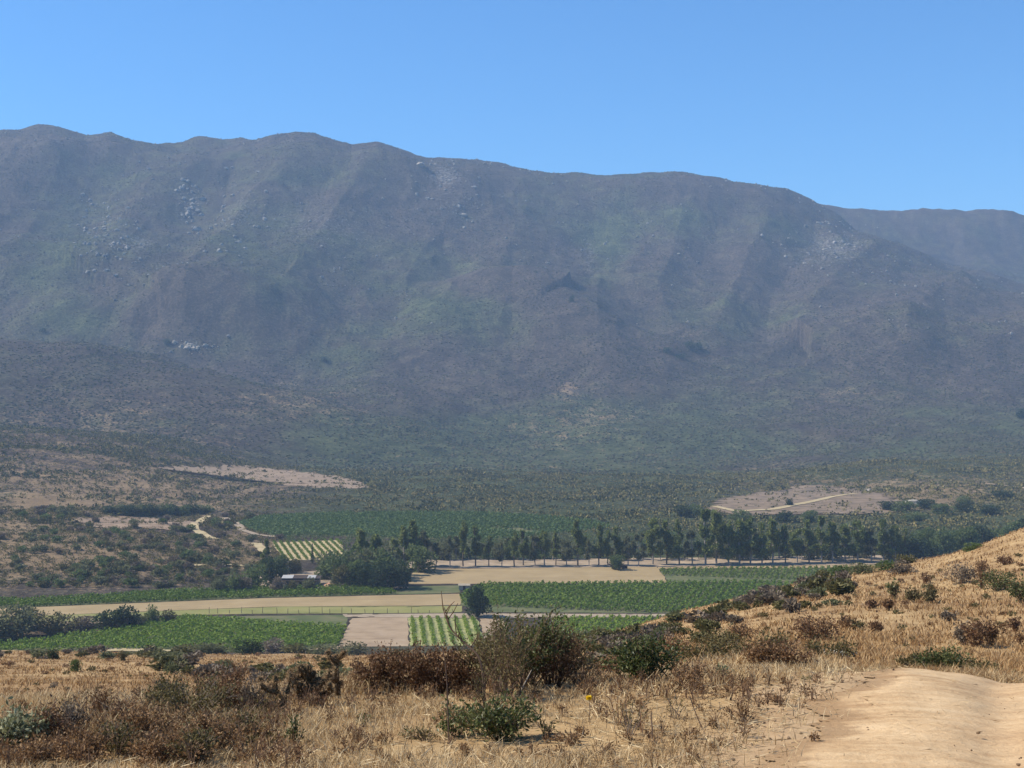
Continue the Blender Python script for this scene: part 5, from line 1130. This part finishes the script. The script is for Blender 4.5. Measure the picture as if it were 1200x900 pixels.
# low withered undergrowth between the shrubs (ground cover)
def undergrowth(name, n, uv_fn, hpx, mat, leaf, rng):
    mbu = MB()
    for _ in range(n):
        u, v = uv_fn(); x, y, z = hit(u, v); hh = px_size(y, hpx * rng.uniform(0.5, 1.4)); ww = hh * rng.uniform(0.8, 1.6); k = 70
        ns = 9; 
        for _s in range(ns):
            a = rng.uniform(0, 6.28); r = ww * 0.5 * rng.random(); mbu.add(*tube([(x, y, z - .02), (x + r * .4 * math.cos(a), y + r * .4 * math.sin(a), z + hh * .55), (x + r * math.cos(a), y + r * math.sin(a), z + hh * rng.uniform(.7, 1.1))], [0.003, 0.0025, 0.0015], 3, False), mi=1)
        C, d = ellipsoid_pts(k, (x, y, z + hh * 0.5), (ww * .5, ww * .5, hh * .55), rng, 0.2); C[:, 2] = np.maximum(C[:, 2], z + 0.01)
        L = leaf * rng.uniform(0.5, 1.4, k); mbu.add(*cards(C, unit(d + rng.normal(0, .6, (k, 3)) + [0, 0, .5]), L, L * 0.45, rng))
    return tag(mbu.build(name, [mat, M_TWIG]), kind='stuff')
undergrowth('withered_undergrowth', 120, lambda: (g.uniform(-15, 345), 830 + 75 * g.random()**0.8), 24, M_DRYLF, 0.030, g)
undergrowth('rusty_undergrowth', 80, lambda: (g.uniform(90, 420), 812 + 60 * g.random()**1.3), 20, M_RUST, 0.024, g)
undergrowth('olive_undergrowth', 70, lambda: (g.uniform(60, 330), 820 + 70 * g.random()), 22, M_OLV2, 0.028, g)
undergrowth('withered_undergrowth', 150, lambda: (g.uniform(400, 960), 800 + 30 * g.random()**1.5 * (1 if g.random() < .8 else 2.5)), 15, M_DRYLF, 0.026, g)
undergrowth('withered_undergrowth', 60, lambda: (g.uniform(420, 860), 830 + 70 * g.random()), 13, M_DRYLF, 0.022, g)

for i in range(34):                                               # bushes along the far rim of the left slope
    u = g.uniform(-10, 260); x, y, z = hit(u, g.uniform(765.5, 773), 60); k = ('olive', 'purple', 'pale')[i % 3]; hp = g.uniform(5, 12); wp = hp * g.uniform(1.2, 3.0)
    put_mesh(BUSH[k][i % 4], 'sagebrush', {'purple': 'brownish', 'olive': 'olive', 'pale': 'grey green'}[k] + ' low shrub on the far rim of the brown left slope, below the vineyard', 'shrub', (x, y, z - 0.1), g.uniform(0, 6.28), (px_size(y, wp) / 2, px_size(y, wp) / 2, px_size(y, hp) / 1.55), {'purple': 'brownish', 'olive': 'olive', 'pale': 'grey green'}[k] + ' shrubs on the rim of the left slope')
# left foreground scrub
left = [(222,848,110,66,'dusty',44,'wide olive brown shrub in the middle of the left foreground'),(172,868,90,56,'dry',34,'withered brown shrub in front of the wide olive brown shrub, left part'),(270,838,66,70,'rust',34,'dark twiggy reddish shrub left of the cholla cactus'),(300,842,40,56,'grey',24,'grey twiggy shrub close behind the left cholla'),(248,882,76,52,'dry',30,'withered brown shrub lowest in the left foreground'),(121,850,26,52,'rust',18,'tall thin dried plume on the brown slope'),(78,868,54,58,'grey',24,'dark bare twiggy shrub right of the silver leaved shrub'),(100,892,70,44,'dry',26,'withered shrub along the lower edge at the left'),(188,896,70,44,'dry',26,'withered shrub along the lower edge, right of the first'),(40,898,60,40,'dry',24,'low withered shrub in the lower left corner'),(145,846,50,26,'dusty',18,'low dusty shrub beside the tall dried plume'),(196,838,40,58,'dusty',20,'upright olive shrub rising over the wide olive brown shrub'),(240,832,46,52,'dry',22,'withered upright shrub between the wide olive brown shrub and the reddish one'),(150,858,44,48,'rust',22,'reddish brown shrub between the tall dried plume and the wide olive brown shrub'),(290,868,50,36,'dusty',18,'low olive shrub under the dark antler shaped cholla'),(20,846,40,30,'dry',16,'withered shrub behind the silver green shrub'),(60,880,46,60,'rust',18,'tall reddish stemmed shrub right of the silver green shrub'),(225,896,60,52,'dusty',22,'olive brown shrub at the lower edge below the wide olive brown shrub'),(135,884,60,44,'dusty',22,'olive shrub at the lower edge between two withered shrubs'),(355,820,60,34,'grey',22,'brown twiggy scrub at the foot of the cholla cactus'),(415,812,40,34,'dry',20,'withered scrub between the cholla and the rusty hedge')]
for u, v, w, h, k, ns, lab in left:
    lm, sm = kinds[k]; plant('shrub', lab, 'shrub', u, v, w, h, g, ns, 4, int(16 * w * h / 40 * (0.55 if k == 'grey' else 1)), 0.026, 0.5, 0.2, lm, sm, 0.005, 0.72, 0.028)
plant('silver_shrub', 'silver green leafy shrub at the lower left edge', 'shrub', 16, 882, 80, 58, g, 26, 3, 1500, 0.045, 0.45, 0.25, M_GREY2, M_GTWIG, 0.006, 0.6, 0.03)
plant('silver_shrub', 'small sprig of silver leaves reaching right of the silver green shrub', 'shrub', 42, 866, 30, 30, g, 8, 3, 160, 0.04, 0.45, 0.4, M_GREY2, M_GTWIG, 0.005, 0.6, 0.02)
sm_ = [(344,876,26,38,'green',12,260,'small leafy green topped plant left of centre in the foreground grass'),(312,898,44,50,'rust',12,160,'dark dry stems by the lower edge, left of centre'),(350,898,30,34,'rust',10,110,'dark dry stems just right of the first by the lower edge'),(427,852,18,22,'green',8,90,'small green sprig in the grass below the rusty hedge'),(480,866,16,20,'green',7,60,'tiny green sprig left of the sparse leafy bush'),(500,868,40,26,'dusty',12,180,'dusty plant beside the sparse leafy bush'),(410,884,50,24,'dry',14,160,'dry low tuft in the middle of the foreground grass'),(640,865,34,30,'green',9,110,'small green plant at the right of the low bright leaved bush'),(738,862,48,56,'dusty',10,150,'tall dark stalked plant in the grass right of centre'),(725,850,24,60,'rust',5,40,'thin dry stalks behind the tall dark stalked plant'),(752,858,20,62,'rust',4,30,'thin upright stalks right of the tall dark stalked plant'),(870,846,40,26,'dry',16,220,'brown withered tuft beside the sandy road edge'),(790,842,30,30,'dusty',7,70,'small leaning green stemmed plant in the grass'),(660,870,40,18,'dry',10,120,'low dry tuft right of the low bright leaved bush'),(700,884,60,22,'dry',14,180,'dry brown tuft in the grass at the lower middle'),(1190,880,26,24,'dry',8,40,'dry twigs sticking out of the road at the lower right'),(945,797,14,8,'green',6,60,'tiny dark plant at the edge of the sandy road')]
for u, v, w, h, k, ns, nl, lab in sm_:
    lm, sm = kinds[k]; plant('wild_plant', lab, 'plant', u, v, w, h, g, ns, 2, nl, 0.026, 0.4, 0.25, lm, sm, 0.004, 0.85, 0.012, 0.9)
stick('dry_stalk', 'single dry stalk leaning left in the grass right of centre', 'stalk', [(824,856),(816,838),(808,816)], 0.006, 0.003, M_TWIG)
stick('dry_stalk', 'dark knotty stalk standing upright beside the tall stalked plant', 'stalk', [(765,872),(764,852),(763,834)], 0.008, 0.004, M_TWIG)
stick('dry_stalk', 'short leaning stalk by the dark upright stalk', 'stalk', [(797,840),(788,830),(782,818)], 0.006, 0.003, M_TWIG)
# the one yellow flower
x, y, z = hit(690, 846); fl = thing('wild_flower', 'single yellow flower on a thin stem in the dry grass', 'flower', (x, y, z)); hh = px_size(y, 28)
MB().add(*tube([(0, 0, 0), (0.01, 0, hh * .5), (0, 0, hh)], [0.003, 0.003, 0.0025], 4)).build('stem', M_TWIG, fl)
a = np.linspace(0, 6.283, 13)[:-1]; C = np.zeros((36, 3)) + [0, 0, hh]; aa = np.tile(a, 3); D = np.stack([np.cos(aa), np.sin(aa) - 0.4, np.repeat([0.2, 0.8, -0.5], 12)], 1)
MB().add(*cards(C, D, 0.034, 0.022, g)).build('petals', M_YELL, fl)

# cholla cactus: jointed, spiny
M_CHOL = noise_mat('cholla_skin', [(0.05, 0.036, 0.017), (0.1, 0.066, 0.03), (0.15, 0.093, 0.046)], 22.0, 0.9, 0.01, 60)
M_SPINE = leaf_mat('cholla_spines', [(0.204, 0.117, 0.054), (0.345, 0.213, 0.102), (0.535, 0.36, 0.186)], 0.2)
def cholla_joint(p0, p1, r, parent, rng, spine=1.0):
    p0 = np.asarray(p0); p1 = np.asarray(p1); L = np.linalg.norm(p1 - p0); n = max(6, int(L / 0.03)); t = np.linspace(0, 1, n)
    P = p0 + (p1 - p0) * t[:, None] + np.sin(t * 3.1)[:, None] * rng.normal(0, L * 0.04, 3)
    rad = r * (0.62 + 0.55 * np.sin(math.pi * (0.15 + 0.75 * t))) * (1 + 0.10 * np.where(np.arange(n) % 2, 1, -1))
    V, Q, T = tube(P, rad, 8); k = n * 8
    V[:k] += (V[:k] - np.repeat(P, 8, 0)) * (0.13 * rng.normal(0, 1, (k, 1)))
    o = MB().add(V, Q, T, 0)
    ns = int(120 * spine * max(1, L / 0.2)); i = rng.integers(0, k, ns); c = V[i]; d = unit(c - np.repeat(P, 8, 0)[i] + rng.normal(0, 0.012, (ns, 3)))
    V2, Q2 = cards(c - d * 0.003, d, rng.uniform(0.02, 0.05, ns), 0.005, rng)
    m = o.build('joint', M_CHOL, parent, None, True); MB().add(V2, Q2).build('spines', M_SPINE, m)
def cholla(label, base, segs, rpx):
    x, y, z = hit(*base); t = thing('cholla_cactus', label, 'cactus', (x, y, z - 0.02)); rng = np.random.default_rng(int(base[0]))
    for (u0, v0, u1, v1, w) in segs:
        dy = rng.normal(0, 0.05)
        f = lambda u, v, e: np.array([(u - base[0]) / F * y, e, (base[1] - v) / F * y + 0.02])
        cholla_joint(f(u0, v0, dy * 0.3), f(u1, v1, dy), px_size(y, rpx * w), t, rng)
cholla('upright cholla cactus with two short arms forking at its top', (396,818), [(396,818,395,798,1.2),(395,798,395,780,1.1),(395,780,393,768,1.1),(394,776,386,768,0.9),(386,768,383,763,0.8),(394,774,402,766,0.9),(401,767,405,763,0.7),(392,800,386,790,0.9),(396,806,400,798,0.8)], 2.8)
cholla('sprawling cholla cactus with thick tangled joints in the middle of three', (378,826), [(378,826,370,812,1.2),(370,812,361,798,1.2),(361,798,354,786,1.2),(355,788,352,779,1.1),(356,790,362,780,1.1),(362,796,368,788,1.0),(354,792,346,798,1.0),(346,798,341,790,1.0),(370,808,378,800,1.0),(378,800,385,795,1.0),(385,795,386,786,1.0),(374,818,384,812,1.1),(384,812,390,806,1.0),(352,800,349,812,1.1),(349,812,352,822,1.1),(357,804,357,814,1.1),(366,800,374,796,.9),(386,808,388,798,1.0),(347,794,344,803,1.0),(341,790,338,786,0.8)], 3.3)
cholla('dark antler shaped cholla cactus at the left of three', (333,842), [(333,842,331,826,0.9),(331,826,325,813,1.0),(325,813,315,808,1.0),(315,808,307,799,1.0),(307,799,304,793,0.9),(325,813,320,801,0.9),(322,806,322,792,0.9),(331,826,336,814,0.9),(336,814,339,800,0.9),(339,800,338,790,0.9),(332,832,324,826,0.7)], 2.5)
# haze
mb = MB(); mb.add(*box(-6500, 6500, -150, 7500, -6, 790))
hz = bpy.data.materials.new('haze_air'); hz.use_nodes = True
nt = hz.node_tree; nt.nodes.clear()
vo = nt.nodes.new('ShaderNodeVolumePrincipled'); out = nt.nodes.new('ShaderNodeOutputMaterial')
vo.inputs['Color'].default_value = (0.46, 0.68, 1.0, 1); vo.inputs['Density'].default_value = HAZE; vo.inputs['Anisotropy'].default_value = 0.0
nt.links.new(vo.outputs[0], out.inputs['Volume'])
tag(mb.build('haze', hz), kind='stuff')
